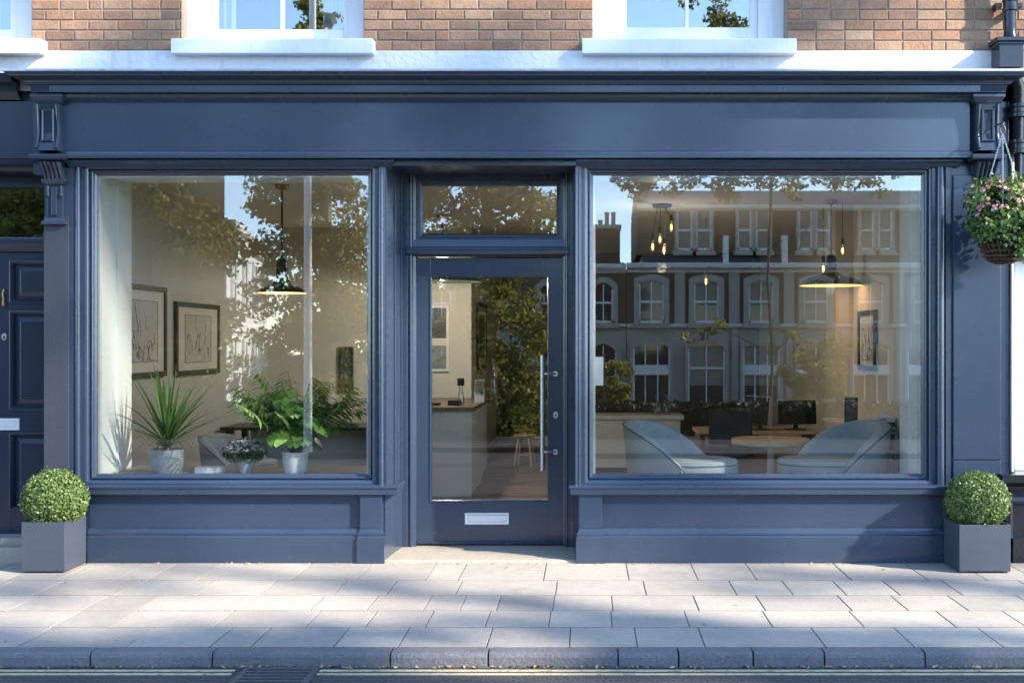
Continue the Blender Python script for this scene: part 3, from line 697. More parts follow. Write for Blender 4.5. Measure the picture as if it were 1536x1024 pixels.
# ================================================================== UPPER BRICK FACADE
WY = .03
UB = root('brick_building', 'brown brick upper storey with white sash windows above the blue shopfront', 'building', (-.5, .2, 3.58))
OP = [(-5.3, X(47,WY)), (X(270,WY), X(545,WY)), (X(889,WY), X(1181,WY))]
WZ0 = Z(58,-.09); WZ1 = 5.35; TOP = 7.6
bw = MB()
segs = []
bx0, bx1 = -7.2, 4.6
bk = random.Random(3)
def brick(mb, x0, x1, z0, z1):
    c_ = .005; f_ = WY - bk.uniform(0,.004); d_ = .03
    mb.add([(x0,f_+d_,z0),(x1,f_+d_,z0),(x1,f_+d_,z1),(x0,f_+d_,z1),(x0,f_+c_,z0),(x1,f_+c_,z0),(x1,f_+c_,z1),(x0,f_+c_,z1),(x0+c_,f_,z0+c_),(x1-c_,f_,z0+c_),(x1-c_,f_,z1-c_),(x0+c_,f_,z1-c_)],
           [(8,9,10,11),(4,5,9,8),(5,6,10,9),(6,7,11,10),(7,4,8,11),(0,1,5,4),(1,2,6,5),(2,3,7,6),(3,0,4,7)])
rowh = .0755; BZ0 = Z(76,WY)
nrow = int((TOP-BZ0)/rowh)
for r_ in range(nrow):
    z0 = BZ0 + r_*rowh; z1 = z0 + rowh - .008
    gaps = [(a,b) for a,b in OP if z1 > WZ0 and z0 < WZ1]
    spans = []; cur = bx0
    for a, b in gaps:
        if a > cur: spans.append((cur,a))
        cur = max(cur,b)
    spans.append((cur,bx1))
    for a, b in spans:
        x = a - (.105 if r_ % 2 else 0) + (0.0)
        while x < b:
            L_ = .212 if bk.random() > .12 else .104
            p0, p1 = max(x,a), min(x+L_-.008, b)
            if p1-p0 > .03:
                j = bk.uniform(-.0015,.0015); brick(bw, p0+bk.uniform(0,.002), p1, z0+j, z1+j)
            x += L_
bwo = bw.build('brick_wall','brick',UB)
mo = MB()
def wall_with_holes(mb, x0, x1, y0, y1, z0, z1, holes):
    holes = sorted(holes); cur = x0
    for a, b, c_, d_ in holes:
        if a > cur: mb.box(cur, a, y0, y1, z0, z1)
        if c_ > z0: mb.box(max(a,x0), b, y0, y1, z0, c_)
        if d_ < z1: mb.box(max(a,x0), b, y0, y1, d_, z1)
        cur = b
    if cur < x1: mb.box(cur, x1, y0, y1, z0, z1)
wall_with_holes(mo, bx0, bx1, WY+.005, WY+.30, 3.50, TOP, [(a,b,WZ0-.06,WZ1) for a,b in OP])
mo.build('mortar_core','mortar',bwo)
MB().box(bx0,X(1493,WY),-.0,WY+.004,3.45,Z(76,0)).build('render_band','render_band',UB,bevel=.006)
def sash(x0, x1, gx0, gx1, gz0, bar, label, curt):
    fy = .25
    fr = MB()
    # box frame
    fr.box(x0,gx0-.055,fy-.06,fy+.05,WZ0+.01,WZ1); fr.box(gx1+.055,x1,fy-.06,fy+.05,WZ0+.01,WZ1)
    fr.box(x0,x1,fy-.058,fy+.05,WZ1-.12,WZ1-.002)
    fr.box(gx0-.055,gx1+.055,fy-.02,fy+.05,WZ0+.01,WZ0+.03)
    wo = fr.build('window','white_paint',UB,bevel=.003); tag(wo,label)
    sa = MB(); mid = gz0+.72
    sa.box(gx0-.054,gx0,fy-.012,fy+.03,WZ0+.031,WZ1-.125); sa.box(gx1,gx1+.054,fy-.012,fy+.03,WZ0+.031,WZ1-.125)
    sa.box(gx0,gx1,fy-.0105,fy+.029,WZ0+.032,gz0); sa.box(gx0,gx1,fy-.0105,fy+.029,mid,mid+.05); sa.box(gx0,gx1,fy-.0105,fy+.029,WZ1-.19,WZ1-.126)
    sa.box(bar-.014,bar+.014,fy-.009,fy+.025,gz0,mid); sa.box(bar-.014,bar+.014,fy-.009,fy+.025,mid+.05,WZ1-.19)
    sa.build('sash','white_paint',wo,bevel=.003)
    MB().box(gx0-.005,gx1+.005,fy+.004,fy+.010,gz0-.005,WZ1-.18).build('pane','glass_up',wo)
    for a, b in curt:
        cm = MB(); n = int((b-a)/.008); vs_ = []
        for i in range(n+1):
            xx = a+(b-a)*i/n; yy = fy+.10+.018*math.sin(i*.85)+.008*math.sin(i*.33)
            vs_ += [(xx,yy,WZ0),(xx,yy,WZ1-.1)]
        cm.add(vs_, [(2*i,2*i+2,2*i+3,2*i+1) for i in range(n)]); cm.build('curtain','curtain',wo,smooth=True)
WYF = .25
sash(OP[1][0],OP[1][1],X(327,WYF),X(516,WYF),Z(45,WYF),X(424,WYF),'white sash window above the left display window',[(X(322,WYF),X(348,WYF)),(X(480,WYF),X(520,WYF))])
sash(OP[2][0],OP[2][1],X(940,WYF),X(1125,WYF),Z(42,WYF),X(1030,WYF),'white sash window above the door and right display window',[])
sash(OP[0][0],OP[0][1],X(-150,WYF),X(17,WYF),Z(45,WYF),X(-70,WYF),'partly seen white sash window at the far left',[(X(-60,WYF),X(20,WYF))])
def sill(x0, x1):
    s = MB(); s.prism_x([(.24,WZ0-.105),(-.02,WZ0-.105),(-.035,WZ0-.098),(-.05,WZ0-.105),(-.09,WZ0-.108),(-.092,WZ0-.004),(-.085,WZ0+.002),(.24,WZ0+.014)], x0, x1)
    s.build('window_sill','white_paint',UB,bevel=.006)
sill(X(256,-.09),X(559,-.09)); sill(X(873,-.09),X(1195,-.09)); sill(-5.6,X(60,-.09))
# whitened brick edging beside the openings
for xe in (OP[0][1]-.001, OP[1][0]+.001):
    pass
# rooms behind the upper windows, side walls and roof of the block
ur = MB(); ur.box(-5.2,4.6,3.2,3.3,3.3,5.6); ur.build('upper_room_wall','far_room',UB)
sh = MB(); sh.box(-5.2,-5.1,.34,9.8,-.05,TOP); sh.box(4.5,4.6,.34,9.8,-.05,TOP); sh.box(-5.2,4.6,9.7,9.8,-.05,TOP); sh.box(-5.2,4.6,.34,9.8,3.12,3.30); sh.box(-5.2,4.6,.34,9.8,5.6,5.7); sh.box(-5.3,4.7,-.05,9.9,TOP,TOP+.15)
sh.build('building_shell','plaster_grey',UB)

# ================================================================== LEFT NEIGHBOUR: panelled door
NB = root('neighbouring_entrance', 'dark navy panelled front door with fanlight left of the shopfront', 'entrance', (-4.6, .3, 0))
nx0, nx1 = -5.6, X(66.5)
n = MB(); n.box(nx0,X(50,FP)-.0,.02,.30,Z(238,.02),Z(152,.02)); n.box(nx0,X(50),.05,.30,Z(152,.02)+.002,Z(120,-.0)); n.build('fascia','navy_dark',NB,bevel=.003)
c = MB(); c.prism_x([(.1,Z(150,0)),(-.0,Z(150,0)),(-.01,Z(147,0)),(-.05,Z(140,0)),(-.06,Z(128,0)),(-.13,Z(124,-.1)),(-.16,Z(112,-.1)),(.1,Z(110,-.1))], nx0, cl-.23)
c.build('cornice','navy_dark',NB,bevel=.003)
c = MB(); c.prism_x([(.35,Z(255,0)),(.08,Z(255,0)),(.05,Z(250,0)),(.0,Z(246,0)),(-.01,Z(239,0)),(.35,Z(239,0))], nx0, nx1-.002); c.build('head_moulding','navy_dark',NB,bevel=.002)
ND = .34
n = MB(); n.box(nx0,nx1+.10,ND-.02,ND+.12,Z(281,ND),Z(256,ND)+.06); n.prism_x([(ND+.12,Z(378,ND)),(ND-.01,Z(378,ND)),(ND-.03,Z(374,ND)),(ND-.05,Z(366,ND)),(ND-.05,Z(359,ND)),(ND-.01,Z(356,ND)),(ND+.12,Z(356,ND))],nx0,nx1+.1)
nf = n.build('door_frame','navy_dark',NB,bevel=.003)
MB().box(nx0,nx1+.1,ND+.05,ND+.058,Z(358,ND),Z(279,ND)).build('fanlight_pane','glass_up',NB)
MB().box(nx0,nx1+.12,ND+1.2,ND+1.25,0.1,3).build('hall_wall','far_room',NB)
dl = MB(); px = lambda p: X(p,ND)
dxs = [(-5.35, px(-16)), (px(16.5), px(90))]
dzs = [(Z(763,ND),Z(651,ND)),(Z(613,ND),Z(468,ND)),(Z(452,ND),Z(393,ND))]
dz0, dz1 = Z(803,ND), Z(379,ND)
dl.box(-5.6,dxs[0][0],ND,ND+.05,dz0,dz1); dl.box(dxs[0][1],dxs[1][0],ND,ND+.05,dz0,dz1); dl.box(dxs[1][1],px(100),ND,ND+.05,dz0,dz1)
for a, b in dxs:
    zz = dz0
    for z0, z1 in dzs:
        dl.box(a,b,ND+.001,ND+.049,zz,z0); zz = z1
    dl.box(a,b,ND+.001,ND+.049,zz,dz1)
    for z0, z1 in dzs:
        dl.box(a,b,ND+.030,ND+.045,z0,z1)
ndo = dl.build('door','navy_dark',NB,bevel=.002)
for a, b in dxs:
    for z0, z1 in dzs:
        pm = MB(); pm.rect_frame(a,b,z0,z1,[(0,ND+.03),(-.012,ND+.0),(-.012,ND-.010),(-.002,ND-.012),(.016,ND+.006),(.022,ND+.03)])
        i = .05; pm.rect_frame(a+i,b-i,z0+i,z1-i,[(-.018,ND+.031),(-.018,ND+.026),(.022,ND+.008),(.022,ND+.031)]); pm.box(a+i+.022,b-i-.022,ND+.008,ND+.031,z0+i+.022,z1-i-.022)
        pm.build('door_panel','navy_dark',ndo,bevel=.0015)
letter_plate(px(-32),px(30),Z(645,ND),Z(627,ND),ND,ndo)
lock(6.5,505,ND,ndo)
kn = MB(); kx = px(6.5)
kn.lathe([(0,-.012),(.012,-.01),(.016,0),(.012,.01),(0,.012)], (kx,ND-.012,Z(457,ND)), 12, cap=False)
kn.tube([(kx,ND-.006,Z(434,ND)),(kx-.004,ND-.02,Z(441,ND)),(kx+.004,ND-.022,Z(448,ND)),(kx,ND-.016,Z(457,ND))], [.008,.006,.005,.008], 8)
for i in range(5): kn.lathe([(0,-.006),(.008,0),(0,.006)], (kx+.014*math.cos(i*1.256),ND-.014,Z(455,ND)+.014*math.sin(i*1.256)), 8, cap=False)
kn.build('knocker','brass',ndo,smooth=True)
s = MB(); s.box(-5.6,nx1+.0,-.02,.5,-.05,Z(831,-.02)+.05) ; s.box(-5.6,nx1,.12,.6,.0,Z(806,.15)); s.build('doorstep','step',NB,bevel=.008)
MB().box(-5.6,nx1+.2,.3,.42,Z(806,.3),dz0-.006).build('threshold','navy_dark',NB,bevel=.003)

MB().box(-7.4,-5.58,.012,.45,-.05,3.56).build('side_wall','navy_dark',NB)
# ================================================================== RIGHT NEIGHBOUR
RN = root('neighbouring_shop_window', 'edge of the neighbouring black shopfront with white lined window', 'shopfront', (3.6,.2,0))
a0 = X(1517.5)
MB().box(a0,5.2,.02,.3,-.02,Z(712)).build('stall_riser','black_paint',RN,bevel=.004)
r = MB(); r.prism_x([(.3,Z(735)),(-.0,Z(735)),(-.02,Z(729)),(-.07,Z(722)),(-.09,Z(714)),(-.09,Z(710)),(.3,Z(708))], X(1497), 5.2); r.build('sill','black_paint',RN,bevel=.003)
r = MB(); r.rect_frame(X(1509),5.0,Z(829),Z(745),[(0,.02),(0,.0),(.03,-.01),(.05,.0),(.06,.02)]); r.box(a0+.0,5.2,-.03,.02-.001,0,Z(806)); r.build('panel_moulding','black_paint',RN,bevel=.002)
MB().box(X(1523,.16),4.5,.16,.9,Z(708),Z(390)).build('window_lining','reveal',RN)
MB().box(a0+.010,a0+.030,.03,.16,Z(708),3.0).build('window_post','white_paint',RN,bevel=.003)
MB().box(a0+.03,5.2,.05,.3,Z(388),Z(118)).build('fascia','black_paint',RN,bevel=.004)

# ================================================================== DRAINPIPE
dp = root('drainpipe', 'glossy black cast iron drainpipe with a hopper at the top right corner', 'drainpipe', (X(1515,-.1),-.1,2.6))
p = MB(); px_ = X(1515.5,-.08); py_ = -.075
p.tube([(px_,py_,Z(62,-.08)),(px_,py_,7.4)], .042, 18)
for zc in (Z(8,-.08), Z(4,-.08)+.9): p.lathe([(.043,-.045),(.056,-.04),(.056,-.025),(.05,-.02),(.05,.02),(.056,.025),(.056,.04),(.043,.045)], (px_,py_,zc), 18, cap=False)
p.build('pipe','black_paint',dp,smooth=True)
for e0 in (px_-.10, px_+.05): MB().box(e0,e0+.05,py_+.02,WY-.002,Z(10,-.08),Z(3,-.08)).build('bracket','black_paint',dp,bevel=.004)
h = MB(); hz0_, hz1_ = Z(104,-.1), Z(60,-.1); h0, h1 = X(1497,-.15), X(1534,-.15)
h.box(h0,h1,-.17,.0,hz0_,hz1_-.03); h.box(h0-.025,h1+.025,-.195,.0,hz1_-.03,hz1_); h.box(h0-.012,h1+.012,-.182,.0,hz1_-.05,hz1_-.0305)
h.build('hopper','black_paint',dp,bevel=.005)
h = MB(); h.lathe([(.06,0),(.05,.03),(.045,.05),(.043,.09)], (px_,py_,hz1_), 18); h.build('collar','black_paint',dp,smooth=True)
lo = MB(); lx = X(1526,-.0); ly = -.02
lo.tube([(px_,py_,hz0_+.02),(lx,ly,hz0_-.12),(lx,ly,2.2)], .05, 18)
for zc in (Z(168), Z(222)): lo.lathe([(.051,-.05),(.068,-.045),(.068,-.02),(.06,-.01),(.06,.02),(.068,.03),(.068,.05),(.051,.055)], (lx,ly,zc), 18, cap=False)
lo.build('lower_pipe','black_paint',dp,smooth=True)

# ================================================================== HANGING BASKET
HY = -.34
hb = root('hanging_basket', 'hanging wicker basket overflowing with pink and white flowers and trailing leaves', 'hanging basket', (X(1503,HY),HY,Z(393,HY)))
hc = Vector((X(1504,HY),HY,0)); zr = Z(338,HY); zbtm = Z(394,HY); rb = .185
b = MB()
for j in range(9):
    q = j/8; rr_ = rb*math.cos(q*math.pi*.42); zz = zr-(zr-zbtm)*math.sin(q*math.pi/2)
    b.tube([(hc.x+rr_*math.cos(2*math.pi*i/28)+random.gauss(0,.004), hc.y+rr_*math.sin(2*math.pi*i/28), zz+random.gauss(0,.004)) for i in range(29)], .0075, 5)
for i in range(26):
    a = 2*math.pi*i/26
    b.tube([(hc.x+rb*math.cos(q*math.pi*.48/6)*math.cos(a+.05*q), hc.y+rb*math.cos(q*math.pi*.48/6)*math.sin(a+.05*q), zr-(zr-zbtm)*math.sin(q*math.pi/12)) for q in range(7)], .006, 5)
b.build('basket','wicker',hb)
ln_ = MB(); ln_.lathe([(.001,zbtm+.012)]+[(rb*.94*math.cos((1-q/8)*math.pi*.45), zr-(zr-zbtm-.01)*math.sin((1-q/8)*math.pi/2)) for q in range(9)], (hc.x,hc.y,0), 24); ln_.build('liner','soil',hb,smooth=True)
pts = []; nr = []
def addp(p_, d_): pts.append(p_); nr.append(d_)
for sp in range(150):
    d_ = Vector((random.gauss(0,1),random.gauss(0,1),random.gauss(0,1))).normalized()
    rad = random.uniform(.45,.98) if random.random() < .86 else random.uniform(1.0,1.2)
    q = Vector((hc.x+d_.x*.215*rad, hc.y+d_.y*.215*rad, Z(322,HY)+d_.z*.24*rad))
    if q.z < zr-.03 and random.random() < .8: continue
    for i in range(46):
        addp(q+Vector((random.gauss(0,.03),random.gauss(0,.03),random.gauss(0,.03))), d_)
for s_ in range(44):         # trailing stems down the basket
    a = random.uniform(math.pi*1.02, math.pi*1.98) if s_ < 36 else random.uniform(0,6.28)
    L_ = random.uniform(.06,.26) if math.cos(a) > -.3 else random.uniform(.02,.12)
    for k in range(int(L_/.0042)):
        q = k*.0042; rr_ = rb*1.06+.03*math.exp(-q*8)-.05*q
        addp(Vector((hc.x+rr_*math.cos(a)+random.gauss(0,.018), hc.y+rr_*math.sin(a)+random.gauss(0,.018), zr-q+random.gauss(0,.012))), Vector((math.cos(a),math.sin(a),.2)))
leaf_mesh('foliage', pts, .034, 'basket_leaf', hb, nr, aspect=.7, jitter=.7)
fp = []; fnm = []
for i in range(105):
    d_ = Vector((random.gauss(0,1),random.gauss(0,1)-.4,abs(random.gauss(0,1))*.9+.1 if random.random() < .9 else random.gauss(0,.6))).normalized()
    p_ = Vector((hc.x+d_.x*.235, hc.y+d_.y*.23, Z(322,HY)+d_.z*.25))
    for k in range(5):
        fp.append(p_+Vector((random.gauss(0,.007),random.gauss(0,.007),random.gauss(0,.007)))); fnm.append(d_)
leaf_mesh('blossoms', fp, .022, 'petal_mix', hb, fnm, aspect=.9, jitter=.5)
hk = MB(); hz = Z(195,HY)
rg = [(hc.x+.012*0+.018*math.cos(t), HY, hz+.028*math.sin(t)) for t in [2*math.pi*i/16 for i in range(17)]]; hk.tube(rg, .0045, 6)
hk.tube([(hc.x+.012,.0,hz+.06),(hc.x+.01,-.2,hz+.06),(hc.x+.006,HY-.01,hz+.05),(hc.x,HY-.012,hz+.035),(hc.x,HY,hz+.026)], .007, 8)
hk.build('hook','iron',hb,smooth=True)
for a in (2.6, 4.4, 5.9):
    ch = MB(); p0 = Vector((hc.x,HY,hz-.026)); p1 = Vector((hc.x+rb*math.cos(a),HY+rb*math.sin(a),zr+.01)); n = 34
    for k in range(n):
        c0 = p0.lerp(p1,k/n); c1 = p0.lerp(p1,(k+1.25)/n); o_ = Vector((.004,0,0)) if k % 2 else Vector((0,.004,0))
        ch.tube([c0+o_,c1+o_], .0016, 4); ch.tube([c0-o_,c1-o_], .0016, 4)
    ch.build('chain','chain',hb)

# ================================================================== BOX TOPIARIES
def topiary(x0, x1, y0, y1, h_, bc, br, label, seed):
    cx, cy = (x0+x1)/2, (y0+y1)/2
    t = root('potted_topiary', label, 'potted plant', (cx,cy,0), 'box topiaries beside the shopfront')
    p = MB(); th = .014
    p.box(x0,x1,y0,y0+th,.012,h_); p.box(x0,x1,y1-th,y1,.012,h_); p.box(x0,x0+th,y0+th,y1-th,.012,h_); p.box(x1-th,x1,y0+th,y1-th,.012,h_)
    p.box(x0+th,x1-th,y0+th,y1-th,.012,.03)
    for fx in (x0+.03,x1-.03):
        for fy in (y0+.03,y1-.03): p.box(fx-.015,fx+.015,fy-.015,fy+.015,.0,.0125)
    p.build('planter','planter',t,bevel=.003)
    so_ = MB(); so_.box(x0+th,x1-th,y0+th,y1-th,.2,h_-.03); so_.build('soil','soil',t)
    rng = np.random.default_rng(seed)
    pts, nr = sphere_pts(13500, bc, br, .86, 1.0, rng, (1.0,1.0,.93))
    n_ = np.sin(nr[:,0]*9+seed)*np.sin(nr[:,2]*8)*np.cos(nr[:,1]*9); pts += nr*(n_*.013+rng.normal(size=n_.shape)*.006+np.where(rng.random(n_.shape) < .02,.016,0))[:,None]
    keep = pts[:,2] > h_-.03; pts, nr = pts[keep], nr[keep]
    inner, ni = sphere_pts(1500, bc, br*.86, .8, 1.0, rng); k2 = inner[:,2] > h_-.03
    leaf_mesh('foliage', np.vstack([pts,inner[k2]]), .0152, 'box_leaf', t, np.vstack([nr,ni[k2]]), aspect=.75, jitter=.75, rng=rng)
    MB().tube([(bc[0],bc[1],h_-.05),(bc[0],bc[1],bc[2])], .018, 8).build('stem','stem',t)
    return t
PF = -.42; PB = -.05
lx0, lx1 = X(32,PF), X(97,PF); lh = Z(783,PF)
topiary(lx0, X(97,PF), PF, PB, lh, (X(82,-.24),-.24,Z(748,-.24)), .222, 'clipped box ball in a grey planter beside the panelled door', 4)
rx0, rx1 = X(1439,PF), X(1516,PF); rh = Z(787,PF)
topiary(rx0, rx1, PF, PB, rh, (X(1466,-.24),-.24,Z(750,-.24)), .222, 'clipped box ball in a grey planter below the hanging basket', 9)

# ================================================================== SHOP INTERIOR
FZ = .05; CZ = 2.95
LW, RW = -3.75, 2.60
fm = MB(); rnd = random.Random(2); y = .6
while y < 9.7:
    x = -5 + rnd.random()
    while x < 4.4:
        L_ = rnd.uniform(.9,1.8); fm.box(x+.001,min(x+L_-.001,4.4),y+.001,y+.139,FZ-.03,FZ-rnd.random()*.001); x += L_
    y += .14
struct('shop_floor', fm, 'floor', 'brown oak board floor inside the shop', 'floor')
struct('floor_base', MB().box(-5.0,4.4,.3,9.7,-.1,FZ-.028), 'black', 'dark base under the shop floor boards', 'floor')
struct('ceiling', MB().box(-5.0,4.4,.14,9.7,CZ,CZ+.1), 'ceiling', 'pale ceiling of the shop interior', 'ceiling')
struct('left_wall', MB().box(-3.9,LW,.78,5.5,FZ,CZ), 'plaster_grey', 'cream left side wall inside the shop hung with two large pictures', 'wall')
struct('right_wall', MB().box(RW,RW+.15,.73,9.6,FZ,CZ).box(2.43,RW,3.0,3.5,FZ,CZ), 'plaster', 'cream right side wall inside the shop', 'wall')
struct('counter_wall', MB().box(-3.9,-1.36,5.5,5.65,FZ,CZ).box(-1.51,-1.36,5.65,9.5,FZ,CZ), 'plaster', 'cream wall behind the reception counter', 'wall')
struct('back_wall', MB().box(-1.36,RW,9.5,9.6,FZ,CZ), 'plaster_dark', 'dark rear wall at the far end of the shop', 'wall')
sk = MB(); sk.box(-1.36,-1.345,5.65,9.5,FZ,FZ+.14); sk.box(-1.345,RW,9.48,9.5,FZ,FZ+.14); sk.box(-3.75,-1.345,5.485,5.5,FZ,FZ+.14)
struct('skirting', sk, 'white_paint', 'white skirting board along the inner walls', 'skirting')
lin = MB()
gxl = GL[0]-.01
lin.box(-3.955,gxl,.142,.50,FZ,CZ); lin.box(-3.955,gxl+.012,.50,.78,FZ,CZ)
lin.box(GL[1]+.01,X(576)-.03,.142,.60,FZ,CZ)
lin.box(X(866)+.032,GR[0]-.01,.142,.6,FZ,CZ)
lin.box(GR[1]+.01,2.9,.14,.46,FZ,CZ); lin.box(GR[1]-.0,2.9,.46,.73,FZ,CZ)
lin.box(gxl,GL[1]+.01,.14,.62,GZ1+.012,CZ-.001); lin.box(GR[0]-.01,GR[1]+.01,.14,.60,GZ1+.012,CZ-.001)
lin.box(gxl,GL[1]+.01,.14,.20,FZ,GZ0-.012); lin.box(GR[0]-.01,GR[1]+.01,.14,.20,FZ,GZ0-.012)
struct('window_reveal', lin, 'reveal', 'white painted linings round the inside of both display windows', 'reveal')
LZ = GZ0+.004
struct('ledge_edge', MB().box(gxl,GL[1]+.01,.142,.24,LZ,LZ+.006), 'reveal', 'white front edge of the display ledge along the left pane', 'sill', bevel=.002)
struct('window_ledge', MB().box(gxl,GL[1]+.01,.142,1.0,LZ-.045,LZ), 'ledge', 'grey washed wooden display ledge inside the left window', 'ledge', bevel=.003)
struct('inner_sill', MB().box(GR[0]-.01,GR[1]+.01,.142,.30,GZ0-.03,GZ0+.010), 'reveal', 'white inner sill under the right display window', 'sill', bevel=.003)

# ---- pictures
def picture_side(label, wallx, sgn, y0, y1, z0, z1, mount, art, seed, cat='picture'):
    """hung on a side wall; sgn +1: faces +x"""
    t = root('framed_picture', label, cat, (wallx,(y0+y1)/2,z0))
    fw = .045
    def bx(mb, ya, yb, za, zb, d0, d1): mb.box(wallx+sgn*d0, wallx+sgn*d1, ya, yb, za, zb)
    f = MB(); bx(f,y0,y1,z0,z0+fw,.003,.035); bx(f,y0,y1,z1-fw,z1,.003,.035); bx(f,y0,y0+fw,z0+fw,z1-fw,.003,.035); bx(f,y1-fw,y1,z0+fw,z1-fw,.003,.035)
    f.build('frame','black_matt',t,bevel=.002)
    m = MB(); bx(m,y0+fw,y1-fw,z0+fw,z1-fw,.004,.018); m.build('mount',mount,t)
    iy, iz = (y1-y0)*.2, (z1-z0)*.17
    a = MB(); bx(a,y0+iy,y1-iy,z0+iz,z1-iz,.018,.020); ao = a.build('print',art,t)
    rnd = random.Random(seed); k = MB()
    fx_ = wallx+sgn*.0215
    for e in ((y0+iy,z0+iz,y1-iy,z0+iz),(y0+iy,z1-iz,y1-iy,z1-iz),(y0+iy,z0+iz,y0+iy,z1-iz),(y1-iy,z0+iz,y1-iy,z1-iz)): k.tube([(fx_,e[0],e[1]),(fx_,e[2],e[3])], .002, 4)
    for s_ in range(16):
        yy = rnd.uniform(y0+iy+.04,y1-iy-.04); zz = z0+iz+.02+abs(rnd.gauss(0,.12)); pl_ = [(fx_,yy,min(zz,z1-iz-.02))]
        for q in range(rnd.randint(3,7)):
            yy = min(max(yy+rnd.gauss(0,.03),y0+iy+.01),y1-iy-.01); zz = min(max(zz+rnd.gauss(.02,.035),z0+iz+.01),z1-iz-.01); pl_.append((fx_,yy,zz))
        k.tube(pl_, rnd.choice([.0010,.0014,.002]), 4)
    k.build('drawing','ink',ao)
    return t
picture_side('tall black framed pencil drawing, nearest the window on the left wall', LW, 1, .86, 1.90, 1.31, 2.09, 'paper', 'sketch', 3)
picture_side('wide black framed pencil drawing on the left wall behind the spiky plant', LW, 1, 2.16, 3.47, 1.30, 1.98, 'paper', 'sketch', 8)
picture_side('slim black framed print on the right wall above the printer', RW, -1, 1.98, 2.66, 1.35, 1.90, 'paper', 'sketch', 14)
picture_side('dark framed picture on the side wall beyond the counter', -1.36, 1, 6.1, 7.4, 1.27, 2.10, 'paper', 'photo_dark', 21)
t = root('framed_photographs', 'white framed pair of photographs on the wall behind the counter', 'picture', (-1.74,5.5,1.26))
px0_, px1_ = X(636,5.5), X(674,5.5)
MB().rect_frame(px0_,px1_,Z(557,5.5),Z(458,5.5),[(0,5.498),(0,5.465),(.03,5.465),(.03,5.498)]).build('frame','white_paint',t,bevel=.002)
MB().box(px0_+.03,px1_-.03,5.48,5.497,Z(557,5.5)+.03,Z(458,5.5)-.03).build('mount','paper',t)
MB().box(px0_+.035,px1_-.035,5.474,5.48,Z(507,5.5),Z(462,5.5)).build('print','photo_dark',t)
MB().box(px0_+.035,px1_-.035,5.474,5.48,Z(553,5.5),Z(518,5.5)).build('print','photo_grey',t)
t = root('framed_picture', 'small dark framed picture on the back wall above the black desk', 'picture', (X(517,5.4),5.5,1.0))
MB().rect_frame(X(506,5.4),X(528,5.4),Z(588,5.4),Z(520,5.4),[(0,5.498),(0,5.46),(.025,5.46),(.025,5.498)]).build('frame','black_matt',t,bevel=.002)
MB().box(X(506,5.4)+.02,X(528,5.4)-.02,5.475,5.497,Z(588,5.4)+.02,Z(520,5.4)-.02).build('print','photo_dark',t)
# paper notice on the right pane
tag(MB().box(X(890.5,.105),X(905,.105),.1035,.105,Z(578,.105),Z(535,.105)).build('paper_notice','white_plastic'), 'blank white paper notice stuck inside the right window near the door', 'notice')

# ---- lamps
def light(loc, e, col=(1,.90,.76), r=.05):
    l = bpy.data.lights.new('lamp_light','POINT'); l.energy = e; l.color = col; l.shadow_soft_size = r
    o = bpy.data.objects.new('lamp_light', l); COL.objects.link(o); o.location = loc; return o
def pendant(label, x, y, zb, r, neck, energy):
    t = root('pendant_lamp', label, 'pendant lamp', (x,y,zb), 'dark metal pendant lamps')
    c = MB(); c.tube([(x,y,zb+neck+.01),(x,y,CZ-.04)], .009, 8); c.build('cord','black',t)
    c = MB(); c.lathe([(.0,-.045),(.02,-.045),(.055,-.03),(.06,-.004),(.0,0)], (x,y,CZ), 20); c.build('ceiling_rose','brass',t,smooth=True)
    d = r*.34
    prof = [(r,0),(r*.99,.012),(r*.9,d*.45),(r*.7,d*.75),(r*.42,d*.95),(.07,d+.02),(.052,d+.05),(.045,neck-.03),(.03,neck)]
    s = MB(); s.lathe(prof+[(.0,neck+.012)], (x,y,zb), 40, cap=False); so_ = s.build('shade','enamel',t,smooth=True)
    i = MB(); i.lathe([(rr-.006 if k else rr+.004, zz-.004) for k,(rr,zz) in enumerate(prof[:6])]+[(.0,d+.01)], (x,y,zb), 40, cap=False); i.build('shade_lining','shade_in' if r < .35 else 'enamel',so_,smooth=True)
    b = MB(); b.lathe([(0,-.0),(.02,.008),(.03,.03),(.022,.055),(.014,.08)], (x,y,zb+.006), 14); b.build('bulb','bulb',t,smooth=True)
    lg = light((x,y,zb-.03), energy); lg.parent = t; lg.location = (0,0,-.03)
    return t
pendant('dark enamel pendant lamp hanging over the plants in the left window', X(423,1.5), 1.5, Z(439,1.5), .2, .29, 1.2)
pendant('wide dark pendant lamp hanging near the right wall', X(1247,2.6), 2.6, Z(428,2.6), .29, .29, .25)
pendant('dark pendant lamp hanging above the reception counter seen through the door', -1.53, 4.0, Z(422,4.0), .42, .33, 15)
def bulb_at(x, y, z, t, cord_top):
    c = MB(); c.tube([(x,y,z+.11),(cord_top[0],cord_top[1],cord_top[2])], .004, 6); c.build('cord','black',t)
    s = MB(); s.lathe([(0,.13),(.012,.13),(.017,.115),(.017,.07),(.0,.07)], (x,y,z), 12); s.build('bulb_holder','black',t,smooth=True)
    b = MB(); b.lathe([(0,-.042),(.016,-.036),(.028,-.01),(.028,.012),(.018,.048),(.012,.07)], (x,y,z), 16); bo = b.build('bulb','clear',t,smooth=True)
    f_ = MB(); f_.lathe([(0,-.022),(.009,-.016),(.011,.0),(.009,.03),(.0,.04)], (x,y,z), 10); f_.build('filament','bulb',bo,smooth=True)
t = root('bulb_cluster_lamp', 'cluster of four bare filament bulbs hanging at different heights in the right window', 'pendant lamp', (X(993,3),3,CZ))
MB().lathe([(.0,-.03),(.09,-.028),(.1,-.004),(.0,0)], (X(993,3),3,CZ), 20).build('ceiling_rose','black',t)
